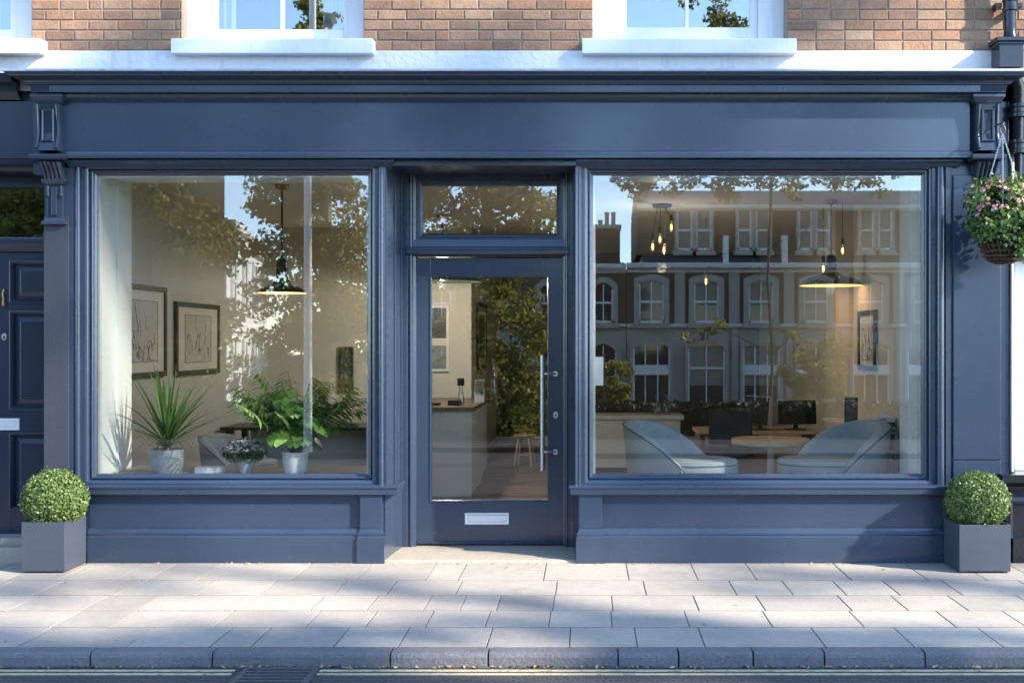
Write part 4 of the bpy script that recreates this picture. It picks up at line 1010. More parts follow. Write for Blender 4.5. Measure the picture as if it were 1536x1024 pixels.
for i,(a,b_,yy) in enumerate(((979,371,2.9),(990,360,3.0),(1007,342,3.1),(996,376,3.25))): bulb_at(X(a,yy),yy,Z(b_,yy),t,(X(993,3)+(i-1.5)*.03,3,CZ-.028))
for lab, a, b_, yy in (('single bare bulb hanging beside the pale chimney breast',1264,377,2.7),('single bare bulb hanging just behind the wide dark pendant lamp',1235,404,3.3),('single bare bulb hanging above the two dark monitors, left of the wide lamp',1059,423,4.2)):
    t = root('bulb_lamp', lab, 'pendant lamp', (X(a,yy),yy,CZ), 'single bulb lamps'); bulb_at(X(a,yy),yy,Z(b_,yy),t,(X(a,yy),yy,CZ))
lg = light((0,0,0),1.8,(1,.85,.65)); lg.parent = bpy.data.objects['bulb_cluster_lamp']; lg.location = (0,0,-.62)

# ---- reception counter
t = root('reception_counter', 'pale grey reception counter with a brown wooden top seen through the door', 'counter', (-1.9,4.3,FZ))
c0, c1 = -2.15, X(707,3.37)
b = MB(); b.box(c0,c1-.04,3.37,5.3,FZ+.002,.915); b.box(c1-.04,c1+.005,3.365,3.41,FZ+.002,.916); b.box(c1-.0395,c1,3.411,4.55,FZ+.02,.914); b.box(c1-.0395,c1-.002,4.554,5.3,FZ+.10,.914)
b.build('body','counter',t,bevel=.003)
MB().box(c0-.02,c1+.03,3.33,5.42,.917,.958).build('worktop','walnut',t,bevel=.003)
def Xd(p,d): return (p-VX)/F*d
y_ = 3.62
tag(MB().box(Xd(671,12.6),Xd(691,12.6),y_,y_+.14,.959,1.012).build('card_terminal','black',bevel=.006), 'small black card terminal lying on the reception counter', 'terminal')
tag(MB().box(Xd(640,12.6),Xd(659,12.6),y_,y_+.12,.959,.985).build('notepad','black',bevel=.004), 'flat black notebook on the counter edge beside the terminal', 'notebook')
t = root('water_carafe', 'clear glass carafe with a square black tag on the counter', 'carafe', (Xd(691.5,12.6),3.6,.959))
MB().lathe([(0,.0),(.034,.002),(.036,.06),(.03,.11),(.018,.16),(.017,.22),(.026,.24)], (Xd(691.5,12.6),3.6,.959), 20).build('bottle','clear',t,smooth=True)
MB().box(Xd(686.5,12.6),Xd(697,12.6),3.565,3.571,Z(578,3.6),Z(567,3.6)).build('label_tag','black',t)
t = root('card_stand', 'grey leaflet stand holding a dark card at the counter corner', 'stand', (Xd(720,13.3),4.3,.959))
k = MB(); k.prism_x([(4.22,.959),(4.24,.959),(4.30,1.20),(4.285,1.20)], Xd(712.5,13.3), Xd(727,13.3)); k.box(Xd(712.5,13.3),Xd(727,13.3),4.2,4.34,.958,.966); k.build('stand','grey_plastic',t)
k = MB(); k.prism_x([(4.232,1.08),(4.268,1.08),(4.295,1.195),(4.27,1.195)], Xd(713.5,13.3), Xd(726,13.3)); k.build('card','photo_dark',t)
t = root('glass_bottle', 'tall clear bottle standing behind the leaflet stand', 'bottle', (Xd(741,14),4.95,.959))
MB().lathe([(0,0),(.04,.003),(.042,.2),(.03,.28),(.014,.33),(.014,.46),(.02,.47)], (Xd(741,14),4.95,.959), 20).build('bottle','clear',t,smooth=True)
# wooden stool with a gold pot plant at the back
sx, sy = -.78, 6.5
t = root('wooden_stool', 'small wooden stool standing in the dark back of the shop', 'stool', (sx,sy,FZ))
MB().lathe([(0,0),(.13,.003),(.14,.015),(.13,.03),(0,.032)], (sx,sy,.42), 20).build('seat','oak',t,smooth=True)
for a in range(4):
    q = a*math.pi/2+.6; MB().tube([(sx+.09*math.cos(q),sy+.09*math.sin(q),.42),(sx+.16*math.cos(q),sy+.16*math.sin(q),FZ)], .014, 8).build('leg','oak',t)
MB().tube([(sx+.125*math.cos(q_*math.pi/8),sy+.125*math.sin(q_*math.pi/8),.2) for q_ in range(17)], .008, 6).build('stretcher','oak',t)
t = root('potted_plant', 'small leafy plant in a gold pot on the wooden stool', 'potted plant', (sx,sy,.453))
MB().lathe([(0,0),(.07,.0),(.088,.11),(.08,.112),(.075,.09),(0,.088)], (sx,sy,.453), 20).build('pot','brass',t,smooth=True)
pts, nr = sphere_pts(500,(sx,sy,.72),.16,.2,1.0); leaf_mesh('foliage',pts,.05,'fern',t,nr)

# ---- left room: black desk, dark chair, low tub chair
t = root('desk', 'long black desk behind the plants in the left window', 'desk', (-2.9,3.7,FZ))
MB().box(-3.70,-2.05,3.4,4.1,.72,.75).build('top','black',t,bevel=.003)
for a, b_ in ((-3.62,3.46),(-2.13,3.46),(-3.62,4.04),(-2.13,4.04)): MB().box(a-.03,a+.03,b_-.03,b_+.03,FZ,.72).build('leg','black',t)
MB().box(-3.55,-2.2,3.98,4.0,.25,.70).build('modesty_panel','counter',t)
def office_chair(label, x, y, rz, z=FZ):
    t = root('office_chair', label, 'office chair', (x,y,z), 'dark office chairs')
    def W(p): v = Matrix.Rotation(rz,3,'Z') @ Vector(p); return (x+v.x,y+v.y,z+v.z)
    s = MB(); s.obox(W((0,0,.46)),(.5,.48,.08),rz); s.build('seat','black_matt',t,bevel=.03,seg=3)
    s = MB(); s.obox(W((-.23,0,.72)),(.06,.44,.36),rz,0,-.12); s.build('backrest','black_matt',t,bevel=.025,seg=3)
    s = MB(); s.tube([W((0,0,.1)),W((0,0,.42))], .03, 10); s.tube([W((-.05,0,.44)),W((-.24,0,.5)),W((-.26,0,.7))], .018, 8); s.build('column','black',t)
    for k in range(5):
        a = k*2*math.pi/5; MB().tube([W((0,0,.1)),W((.27*math.cos(a),.27*math.sin(a),.06)),W((.27*math.cos(a),.27*math.sin(a),.0))], [.022,.018,.024], 8).build('leg','black',t)
    return t
office_chair('dark office chair at the right end of the black desk', -1.98, 4.55, R(200))
office_chair('dark office chair with its seat showing under the round table', 1.35, 3.0, R(250))

# ---- armchairs
def armchair(label, x, y, rz, sc=1.0, z=FZ):
    t = root('armchair', label, 'armchair', (0,0,0), 'blue grey tub armchairs')
    TH = 1.95; n = 36; vs_ = []; piping = []; pip2 = []
    def rim(a):
        q = abs(a)/TH; return .555 + .35*(1-min(1,q)**2.7)
    for i in range(n+1):
        a = -TH + 2*TH*i/n; h_ = rim(a); q = abs(a)/TH
        ro = .435; ri = .325; el = 1.05
        def pt(r_, zz): return (math.cos(a+math.pi)*r_*el, math.sin(a+math.pi)*r_, zz)
        b0 = .34; lean = 1.0
        ring = [pt(b0,.07), pt(.385,.30), pt(ro,h_-.06), pt(ro+.005,h_-.02), pt(ro-.02,h_+.005), pt((ro+ri)/2,h_+.012), pt(ri+.015,h_), pt(ri,h_-.03), pt(ri-.015,.50), pt(ri-.03,.30), pt(.28,.07)]
        vs_ += ring; piping.append(pt(ro+.004,h_-.012)); pip2.append(pt(ri+.004,h_-.012))
    k = 11; fs = [(i*k+j,(i+1)*k+j,(i+1)*k+(j+1)%k,i*k+(j+1)%k) for i in range(n) for j in range(k)] + [tuple(range(k)), tuple(range(n*k+k-1,n*k-1,-1))]
    s = MB(); s.add(vs_,fs); s.build('shell','fabric',t,smooth=True,subd=1)
    p = MB(); p.tube(piping,.006,6); p.tube([piping[0],vs_[1],vs_[0]],.006,6); p.tube([piping[-1],vs_[n*k+1],vs_[n*k]],.006,6); p.build('piping','piping',t,smooth=True)
    def seat_outline(r_, ext):
        o = []
        for i in range(28):
            a = 2*math.pi*i/28; cx_ = math.cos(a); sx_ = math.sin(a)
            o.append((cx_*r_*1.0 + (ext if cx_ > 0 else 0)*abs(cx_)**.6, sx_*r_*(1.0 if cx_ < 0 else 1.12)))
        return o
    for nm, z0, z1, r_, ext, dome in (('base',.16,.475,.32,.16,0),('seat_cushion',.48,.615,.318,.17,.02)):
        o = seat_outline(r_,ext); m_ = len(o); vv = []
        levels = [(.0,.985),(.15,1.0),(.85,1.0),(.97,.985),(1.0,.95)]
        for q, sc_ in levels: vv += [(a*sc_,b*sc_,z0+(z1-z0)*q) for a,b in o]
        for sc_ in (.7,.35): vv += [(a*sc_,b*sc_,z1+dome*(1-sc_)) for a,b in o]
        vv.append((.07,0,z1+dome)); L_ = len(levels)+2
        ff = [(l*m_+i,l*m_+(i+1)%m_,(l+1)*m_+(i+1)%m_,(l+1)*m_+i) for l in range(L_-1) for i in range(m_)] + [((L_-1)*m_+i,(L_-1)*m_+(i+1)%m_,L_*m_) for i in range(m_)] + [tuple(range(m_-1,-1,-1))]
        c = MB(); c.add(vv,ff); co_ = c.build(nm,'fabric',t,smooth=True)
        if nm == 'seat_cushion':
            pp = MB(); pp.tube([(a*1.004,b*1.004,z0+.10) for a,b in o]+[(o[0][0]*1.004,o[0][1]*1.004,z0+.10)],.005,6); pp.build('piping','piping',co_,smooth=True)
    MB().lathe([(0,0),(.24,.0),(.24,.03),(.05,.05),(.05,.17)],(0,0,0),24).build('pedestal','black',t)
    t.location = (x,y,z); t.rotation_euler = (0,0,rz); t.scale = (sc,)*3
    return t
arm1 = armchair('blue grey tub armchair facing right, left of the round table', X(1018,1.05), 1.05, R(-21))
arm2 = copy_tree(arm1); arm2.location = (X(1252,1.05),1.05,FZ); arm2.rotation_euler = (0,0,R(180+21)); arm2['label'] = 'blue grey tub armchair facing left, right of the round table'
arm3 = copy_tree(arm1); arm3.location = (-3.2,2.3,FZ); arm3.rotation_euler = (0,0,R(-20)); arm3.scale = (.78,)*3; arm3['label'] = 'low blue grey tub chair behind the spiky plant in the left window'

# ---- round table, desk, monitors
tx, ty = X(1156,2.06), 2.06
t = root('round_table', 'round light oak table on a steel column between the armchairs', 'table', (tx,ty,FZ))
MB().lathe([(0,.0),(.33,.0),(.35,.008),(.352,.044),(.346,.054),(0,.055)],(tx,ty,.69),48).build('top','oak',t,smooth=True)
MB().lathe([(.032,.03),(.032,.64)],(tx,ty,FZ),20).build('leg','chrome',t,smooth=True)
MB().lathe([(0,.0),(.24,.0),(.24,.012),(.05,.03),(0,.03)],(tx,ty,FZ),36).build('base','aluminium',t,smooth=True)
t = root('desk', 'wooden desk carrying two dark monitors behind the round table', 'desk', (1.75,4.1,FZ))
MB().box(1.15,2.40,3.72,4.4,.655,.69).build('top','oak',t,bevel=.003)
for a in (1.2,2.35): MB().box(a-.025,a+.025,3.76,4.36,FZ,.655).build('leg','walnut',t)
def monitor(label, x, y, z, wd, ht, rz, tilt=.12):
    t = root('monitor', label, 'monitor', (0,0,0), 'dark monitors on the wooden desk')
    MB().obox((0,0,.055+ht/2),(wd,.022,ht),0,-tilt).build('casing','grey_plastic',t,bevel=.006)
    MB().obox((0,-.0115,.055+ht/2),(wd-.012,.004,ht-.012),0,-tilt).build('screen','screen',t)
    s = MB(); s.obox((0,.05,.006),(.2,.16,.012)); s.obox((0,.04,.06),(.05,.02,.12)); s.build('stand','black',t,bevel=.003)
    t.location = (x,y,z); t.rotation_euler = (0,0,rz); return t
monitor('dark monitor standing square to the window on the wooden desk', X(1195,3.85), 3.85, .692, .42, .26, R(6))
monitor('dark monitor turned away sideways on the wooden desk', X(1136,3.85), 3.85, .692, .40, .30, R(-58))
t = root('low_cabinet', 'long low grey cabinet behind the left armchair', 'cabinet', (.5,5.9,FZ))
MB().box(-.25,1.12,5.7,6.2,FZ+.06,.68).build('body','counter',t,bevel=.003)
MB().box(-.27,1.16,5.68,6.22,.681,.735).build('worktop','counter',t,bevel=.003)
MB().box(-.22,1.08,5.74,6.16,FZ,FZ+.06).build('plinth','black',t)
for a, b_, lab in ((985,5.8,'clear glass bottle at the right end of the low grey cabinet'),(1000,5.86,'second clear glass bottle at the very edge of the low grey cabinet')):
    x_ = X(a,b_); t = root('glass_bottle', lab, 'bottle', (x_,b_,.736)); MB().lathe([(0,0),(.05,.003),(.052,.12),(.02,.17),(.018,.23),(.024,.24)],(x_,b_,.736),18).build('bottle','clear',t,smooth=True)
# ---- shelf, printer, folders, photo on the right
t = root('shelf_unit', 'white shelf unit against the right wall beside the armchair', 'shelf', (2.5,1.6,FZ))
s = MB(); s.box(2.36,2.598,1.25,2.0,.84,.875); s.box(2.362,2.597,1.252,1.99,.36,.39); s.box(2.36,2.385,1.252,1.99,FZ,.84); s.box(2.57,2.597,1.252,1.99,FZ,.84); s.box(2.362,2.597,1.96,1.988,.39,.84); s.build('carcass','white_paint',t,bevel=.002)
s = MB(); s.box(2.30,2.598,2.02,3.0,.845,.872); s.build('wing_shelf','white_paint',t,bevel=.002)
for k in range(4):
    x_ = 2.395+k*.044; fo = root('ring_binder', ['first','second','third','fourth'][k]+' white ring binder from the armchair side on the white shelf', 'binder', (x_+.02,1.4,.391), 'ring binders on the white shelf')
    MB().box(x_,x_+.04,1.30,1.58,.392,.70).build('cover','white_plastic',fo,bevel=.004)
    MB().box(x_+.008,x_+.032,1.297,1.2995,.52,.62).build('spine_label','grey_plastic',fo)
t = root('printer', 'small white printer on top of the white shelf unit', 'printer', (2.5,1.5,.876))
MB().box(2.42,2.59,1.3,1.62,.877,.985).build('body','white_plastic',t,bevel=.012)
MB().box(2.45,2.58,1.288,1.2995,.905,.94).build('paper_slot','black',t); MB().box(2.44,2.585,1.20,1.299,.884,.892).build('tray','grey_plastic',t,bevel=.003); MB().box(2.455,2.51,1.293,1.2995,.952,.972).build('control_panel','grey_plastic',t)
t = root('photo_frame', 'dark standing photo frame beside the printer', 'photo frame', (2.56,2.3,.873))
MB().obox((2.44,2.35,.985),(.12,.015,.23),R(-15),-.12).build('frame','black_matt',t,bevel=.003); MB().obox((2.438,2.339,.985),(.09,.004,.19),R(-15),-.12).build('print','photo_dark',t)

# ================================================================== PLANTS IN THE LEFT WINDOW
def blade(mb, base, az, length, width, up, droop, n=9):
    """long tapering leaf arching over"""
    d = Vector((math.cos(az),math.sin(az),0)); side = Vector((-d.y,d.x,0)); p = Vector(base); el = up; vs_ = []
    for i in range(n+1):
        q = i/n; w_ = width*(.55+.9*q if q < .35 else .865*(1-((q-.35)/.65)**1.6))+.0006
        nrm_ = Vector((-d.x*math.sin(el),-d.y*math.sin(el),math.cos(el)))
        vs_ += [p+side*w_/2+nrm_*w_*.14, p, p-side*w_/2+nrm_*w_*.14]
        el -= droop*(q**1.3)*1.7/n; p = p + (d*math.cos(el)+Vector((0,0,math.sin(el))))*length/n
    mb.add(vs_, [f for i in range(n) for f in ((i*3,i*3+1,i*3+4,i*3+3),(i*3+1,i*3+2,i*3+5,i*3+4))])
def pot(mb_prof, c, mat, parent, name='pot'):
    m = MB(); m.lathe(mb_prof, c, 40, cap=True); return m.build(name, mat, parent, smooth=True)
Yp = .40; c = (X(250,Yp),Yp,LZ+.001)
t = root('spiky_plant', 'spiky long leaved plant in a grey weathered pot', 'potted plant', c)
pot([(0,0),(.105,0),(.112,.01),(.135,.172),(.137,.185),(.127,.186),(.122,.160),(0,.158)], c, 'zinc', t)
MB().lathe([(0,0),(.12,0),(.118,.008),(0,.012)],(c[0],c[1],c[2]+.158),24).build('soil','soil',t)
tz = c[2]+.158; MB().tube([(c[0],c[1],tz),(c[0]+.006,c[1],tz+.05),(c[0],c[1],tz+.11)],[.03,.026,.022],10).build('stem','stem',t)
lv = MB(); rnd = random.Random(4)
for i in range(30):
    az = i*2.399; up = R(rnd.uniform(52,86)); blade(lv,(c[0]+.012*math.cos(az),c[1]+.012*math.sin(az),tz+.08+.03*rnd.random()),az,rnd.uniform(.44,.62),rnd.uniform(.028,.037),up,rnd.uniform(.05,.4))
for i in range(20):
    az = i*2.399+1; up = R(rnd.uniform(25,50)); blade(lv,(c[0]+.015*math.cos(az),c[1]+.015*math.sin(az),tz+.06+.03*rnd.random()),az,rnd.uniform(.38,.56),rnd.uniform(.022,.032),up,rnd.uniform(.3,.9))
for i in range(26):
    az = i*2.399+.4; up = R(rnd.uniform(15,50)); blade(lv,(c[0]+.015*math.cos(az),c[1]+.015*math.sin(az),tz+.04),az,rnd.uniform(.22,.32),.018,up,rnd.uniform(1.6,2.8))
lv.build('leaves','dracaena',t,smooth=False)
# pale flowering pot
Yp = .38; c = (X(367.5,Yp),Yp,LZ+.001)
t = root('flowering_pot_plant', 'small bushy plant with pale pink flowers in a dark grey pot', 'potted plant', c)
pot([(0,0),(.058,0),(.075,.112),(.077,.122),(.069,.122),(.066,.1),(0,.1)], c, 'zinc', t)
pts, nr = sphere_pts(2300,(c[0],c[1],c[2]+.17),.155,.35,1.0,sq=(1.08,.9,.66)); leaf_mesh('foliage',pts,.026,'mum_leaf',t,nr,aspect=.45,jitter=.8)
fl_, fn_ = [], []
for i in range(125):
    d_ = Vector((random.gauss(0,1),random.gauss(0,1)-.3,abs(random.gauss(0,1))+.15)).normalized(); p_ = Vector(c)+Vector((0,0,.17))+Vector((d_.x*.155,d_.y*.13,d_.z*.10))
    for k in range(7): fl_.append(p_+Vector((random.gauss(0,.005),random.gauss(0,.005),random.gauss(0,.004)))); fn_.append(d_)
leaf_mesh('blossoms',fl_,.019,'petal_pale',t,fn_,aspect=.7,jitter=.6)
# leafy palm in white pot
Yp = .42; c = (X(443,Yp),Yp,LZ+.001)
t = root('leafy_plant', 'bushy plant with feathery fronds and broad leaves in a white pot', 'potted plant', c)
pot([(0,0),(.078,0),(.084,.01),(.101,.155),(.102,.163),(.094,.163),(.09,.14),(0,.138)], c, 'white_pot', t)
MB().lathe([(0,0),(.09,0),(.09,.006),(0,.01)],(c[0],c[1],c[2]+.138),24).build('soil','soil',t)
fr = MB(); stm = MB(); rnd = random.Random(12)
for i in range(52):
    az = i*2.399+rnd.uniform(-.3,.3); up = R(rnd.uniform(44,89)); L_ = rnd.uniform(.42,.70); n_ = 24; p = Vector((c[0]+.02*math.cos(az),c[1]+.02*math.sin(az),c[2]+.14)); el = up; path = [p.copy()]
    d = Vector((math.cos(az),math.sin(az)*.8,0)).normalized(); side = Vector((-d.y,d.x,0)); dr = rnd.uniform(.25,1.5)
    for k in range(n_):
        el -= dr*(k/n_)**1.2*1.6/n_; p = p+(d*math.cos(el)+Vector((0,0,math.sin(el))))*L_/n_; path.append(p.copy())
        if k > n_*.42:
            ll = .10*(1-(abs((k/n_)-.72)/.42)**2)+.018
            for s_ in (-1,1):
                ll2 = ll*rnd.uniform(.75,1.15); tip = p+side*s_*ll2*.85+d*ll2*rnd.uniform(.4,.75)+Vector((0,0,-rnd.uniform(.15,.65)*ll2)); mid = p.lerp(tip,.5)+Vector((0,0,.004)); w_ = (d*.0105)
                fr.add([p,mid+w_*1.15,tip,mid-w_*1.15],[(0,1,2,3)])
    stm.tube(path,[.0045]*6+[.0025]*(len(path)-6),5)
for i in range(30):             # broad split leaves
    az = rnd.uniform(0,6.28) if i > 8 else rnd.uniform(3.4,5.8); zz = rnd.uniform(.30,.66); rr_ = rnd.uniform(.05,.26)
    bc = Vector((c[0]+rr_*math.cos(az),c[1]+rr_*math.sin(az),c[2]+zz)); stm.tube([(c[0],c[1],c[2]+.14),((c[0]+bc.x)/2,(c[1]+bc.y)/2,c[2]+.14+zz*.6),bc],.004,5)
    d = Vector((math.cos(az),math.sin(az),-.9)).normalized(); side = Vector((-math.sin(az),math.cos(az),0)); S_ = rnd.uniform(.09,.16); nn = d.cross(side)
    for k in range(6):          # lobes either side of the rib, split like a cheese plant
        q0, q1 = k/6, (k+.82)/6; w0 = S_*.62*math.sin(math.pi*min(.97,.12+q0*.86))+.004; w1 = S_*.62*math.sin(math.pi*min(.99,.12+q1*.86))+.004
        for s_ in (-1,1):
            fr.add([bc+d*S_*q0*1.3, bc+d*S_*(q0*1.3+.14)+side*s_*w0-nn*.012, bc+d*S_*(q1*1.3+.16)+side*s_*w1-nn*.014, bc+d*S_*(k+1)/6*1.3],[(0,1,2,3)])
fr.build('leaves','fern',t); stm.build('stems','stem',t)
tag(MB().box(X(294,.38),X(342,.5),.34,.46,LZ+.001,LZ+.05).build('white_box','white_plastic',bevel=.004), 'small white box lying on the ledge between the spiky plant and the flowers', 'box')

# ================================================================== ACROSS THE STREET (seen reflected in the glass)
def RY(d): return .2-(d-CD)
def tree(name, label, base, trunk, clumps, leaf, n, lm='tree_leaf', bark='bark', limb_r=.05, group=None, seed=1, shell=.35):
    t = root(name, label, 'tree', base, group); rng = np.random.default_rng(seed)
    tr = MB(); tr.tube([p for p,_ in trunk],[r_ for _,r_ in trunk],10)
    tip = [Vector(p) for p,_ in trunk]
    order = sorted(clumps, key=lambda c: min((q-Vector(c[0])).length for q in tip)); nodes = [(q,limb_r) for q in tip[1:]]
    for cpt, rr_ in order:
        cp = Vector(cpt); a, ra = min(nodes, key=lambda q: (q[0]-cp).length+max(0,q[0].z-cp.z)*1.5); m_ = a.lerp(cp,.5)+Vector((rng.normal()*.12*rr_,rng.normal()*.12*rr_,.2*rr_)); r1 = max(.006,ra*.62); tr.tube([a,m_,cp],[ra*.9,(ra+r1)/2,r1],6); nodes.append((cp,r1))
    tr.build('trunk',bark,t,smooth=True)
    P_ = []; N_ = []
    tot = sum(r_**2.2 for _,r_ in clumps)
    for cpt, rr_ in clumps:
        k = int(n*rr_**2.2/tot); sub = max(5,k//90)
        cs, _ = sphere_pts(sub,cpt,rr_*1.0,.1,1.0,rng,(1.1,1.1,.85))
        for q in cs:
            pp, dd = sphere_pts(k//sub,q,rr_*.42,.0,1.0,rng,(1.2,1.2,.7)); P_.append(pp); N_.append(dd)
    leaf_mesh('crown',np.vstack(P_),leaf,lm,t,np.vstack(N_),aspect=.6,jitter=1.0,rng=rng)
    return t
def Rp(px, py, d): return ((px-VX)/F*d, RY(d), EYE+(VY-py)/F*d)
rnd = random.Random(31)
# dense tree reflected in the door
d = 20.5; cl_ = []
for i in range(26):
    px = rnd.uniform(640,800); py = rnd.uniform(230,640); cl_.append((Rp(px,py,d+rnd.uniform(-.9,.9)), rnd.uniform(.45,.8)))
for i in range(10): cl_.append((Rp(rnd.uniform(670,790),rnd.uniform(60,240),d+rnd.uniform(-.9,.9)), rnd.uniform(.6,.9)))
b = Rp(722,512,d); tree('street_tree','dense leafy street tree reflected in the glazed door',(b[0],b[1],0),[((b[0],b[1],0),.17),((b[0]+.1,b[1],1.8),.14),((b[0],b[1],3.6),.11),((b[0]+.1,b[1],6),.05)],cl_,.10,34000,seed=5)
# tree in left window
d = 24; cl_ = []
for i in range(30):
    py = rnd.uniform(250,640); half = 55+22*math.sin((py-250)/390*3.1); cl_.append((Rp(475+rnd.uniform(-1,1)*half,py,d+rnd.uniform(-1,1)),rnd.uniform(.45,.85)))
for i in range(8): cl_.append((Rp(475+rnd.uniform(-70,70),rnd.uniform(90,250),d+rnd.uniform(-1,1)),rnd.uniform(.6,.9)))
for i in range(7): cl_.append((Rp(455+rnd.uniform(-22,26),rnd.uniform(-20,60),d+rnd.uniform(-.6,.6)),rnd.uniform(.3,.5)))
b = Rp(488,512,d); tree('street_tree','tall pale barked street tree reflected in the right half of the left window',(b[0],b[1],-.4),[((b[0],b[1],-.6),.17),((b[0]+.05,b[1],2),.14),((b[0],b[1],4.4),.12),((b[0]+.1,b[1],7),.05)],cl_,.11,34000,bark='bark_pale',seed=6)
# tree at the far left of left window
d = 22; cl_ = []
for i in range(24): cl_.append((Rp(rnd.uniform(120,312),rnd.uniform(240,600),d+rnd.uniform(-1,1)),rnd.uniform(.45,.8)))
for i in range(6): cl_.append((Rp(rnd.uniform(130,290),rnd.uniform(120,250),d+rnd.uniform(-1,1)),rnd.uniform(.6,.9)))
b = Rp(215,512,d); tree('street_tree','leafy street tree reflected in the left half of the left window',(b[0],b[1],-.3),[((b[0],b[1],-.5),.16),((b[0]+.05,b[1],2),.13),((b[0],b[1],5),.09)],cl_,.105,26000,seed=7)
d = 21; cl_ = [(Rp(rnd.uniform(-60,95),rnd.uniform(235,420),d+rnd.uniform(-.8,.8)),rnd.uniform(.4,.7)) for i in range(16)]
b = Rp(20,512,d); tree('street_tree','sunlit street tree reflected in the fanlight over the panelled door',(b[0],b[1],-.2),[((b[0],b[1],-.3),.15),((b[0]+.05,b[1],2),.12),((b[0],b[1],4.2),.08)],cl_,.10,12000,seed=17)
# thin tree with overhanging branches in right window
d = 19.5; cl_ = []
for i in range(34):
    px = rnd.uniform(945,1340); cl_.append((Rp(px,rnd.uniform(215,288)-abs(px-1180)*.03,d+rnd.uniform(-.8,.8)),rnd.uniform(.2,.4)))
for i in range(22): cl_.append((Rp(rnd.uniform(1000,1330),rnd.uniform(60,225),d+rnd.uniform(-1,1)),rnd.uniform(.3,.5)))
for i in range(12): cl_.append((Rp(rnd.uniform(1035,1200),rnd.uniform(-30,60),d+rnd.uniform(-1,1)),rnd.uniform(.25,.45)))
for px, py in ((1028,505),(1055,497),(1080,492),(1190,500),(1205,515)): cl_.append((Rp(px,py,d),.14))
b = Rp(1154,512,d); tree('street_tree','thin street tree with low spreading branches reflected in the right window',(b[0],b[1],0),[((b[0],b[1],0),.026),((b[0]+.05,b[1],1.4),.023),((b[0]-.03,b[1],2.6),.021),((b[0]+.03,b[1],4.0),.024),((b[0]-.04,b[1],5.5),.02),((b[0]+.02,b[1],7),.012)],cl_,.08,19000,limb_r=.012,seed=8)
# yellow leaved tree at right of right window
d = 30; cl_ = [(Rp(rnd.uniform(1205,1260),rnd.uniform(500,600),d+rnd.uniform(-.6,.6)),rnd.uniform(.35,.6)) for i in range(9)]
b = Rp(1230,600,d); tree('garden_tree','small yellow green garden tree reflected beside the right wall picture',(b[0],b[1],-.7),[((b[0],b[1],-.9),.09),((b[0],b[1],.6),.07),((b[0],b[1],1.6),.04)],cl_,.11,4000,seed=9)
d = 30; cl_ = [(Rp(rnd.uniform(884,930),rnd.uniform(525,600),d+rnd.uniform(-.6,.6)),rnd.uniform(.3,.5)) for i in range(8)]
b = Rp(905,600,d); tree('garden_tree','small garden tree reflected at the left edge of the right window',(b[0],b[1],-.7),[((b[0],b[1],-.9),.08),((b[0],b[1],.6),.06),((b[0],b[1],1.3),.03)],cl_,.11,3000,seed=10)
# lamp post
d = 18; x_, y_, _ = Rp(462,512,d); t = root('lamp_post','tall pale grey lamp post reflected in the left window','lamp post',(x_,y_,0))
m = MB(); m.lathe([(.065,0),(.062,1.0),(.058,3),(.05,7.2)],(x_,y_,0),16); m.build('post','far_white',t,smooth=True)
m = MB(); m.tube([(x_,y_,7.15),(x_,y_+.4,7.5),(x_,y_+1.1,7.55)],.035,10); m.build('arm','far_white',t,smooth=True); MB().obox((x_,y_+1.35,7.54),(.2,.55,.1)).build('lantern','grey_plastic',t,bevel=.03)

M['far_pane'] = P('far_window_pane',(.03,.034,.04),.04,spec=.8)
def arch(x0, x1, z0, z1, rise, n=10):
    pts = [(x0,z0),(x1,z0)]
    for i in range(n+1):
        q = i/n; pts.append((x1+(x0-x1)*q, z1-rise+rise*math.sin(math.pi*q)**.8 if rise else z1))
    return pts
def far_window(par, x0, x1, z0, z1, Y, rise=.0, sur=.22, bars=1, transom=None, blind=False, label=None):
    m = MB(); o = arch(x0-sur,x1+sur,z0-.02,z1+sur*1.3,rise*1.1) ; i_ = arch(x0,x1,z0,z1,rise)
    n = len(o); vs_ = [(a,Y+.24,b) for a,b in o]+[(a,Y+.24,b) for a,b in i_]+[(a,Y+.01,b) for a,b in i_]+[(a,Y-.02,b) for a,b in o]
    fs = []
    for k in range(n):
        k2 = (k+1)%n; fs += [(k,k2,n+k2,n+k),(n+k,n+k2,2*n+k2,2*n+k),(k2,k,3*n+k,3*n+k2)]
    m.add(vs_,fs); m.box(x0-sur-.08,x1+sur+.08,Y-.02,Y+.36,z0-.24,z0-.025); w_ = m.build('window','far_stucco',par)
    s = MB(); mid = transom if transom else (z0+z1)/2
    yb0, yb1 = Y+.025, Y+.11
    s.box(x0,x0+.09,yb0,yb1,z0,z1-rise*.9); s.box(x1-.09,x1,yb0,yb1,z0,z1-rise*.9); s.box(x0,x1,yb0,yb1,z0,z0+.1); s.box(x0+.09,x1-.09,yb0,yb1,mid-.05,mid+.05)
    for k in range(bars): xx = x0+(x1-x0)*(k+1)/(bars+1); s.box(xx-.03,xx+.03,yb0+.01,yb1-.01,z0+.1,z1-rise*.2)
    s.build('sash','far_white',w_)
    p = MB(); p.prism_y([(a,b) for a,b in arch(x0,x1,z0,z1,rise)],Y-.005,Y+.012); p.build('pane','far_pane',w_)
    if blind: MB().box(x0+.1,x1-.1,Y+.0125,Y+.018,z0+.1+(0 if rise==0 else (z1-z0)*.35),z1-rise*.6).build('blind','far_blind',w_)
    return w_
D = 56; YT = RY(D); fx = lambda p: (p-VX)/F*D; fz = lambda p: EYE+(VY-p)/F*D
GZ = -1.45
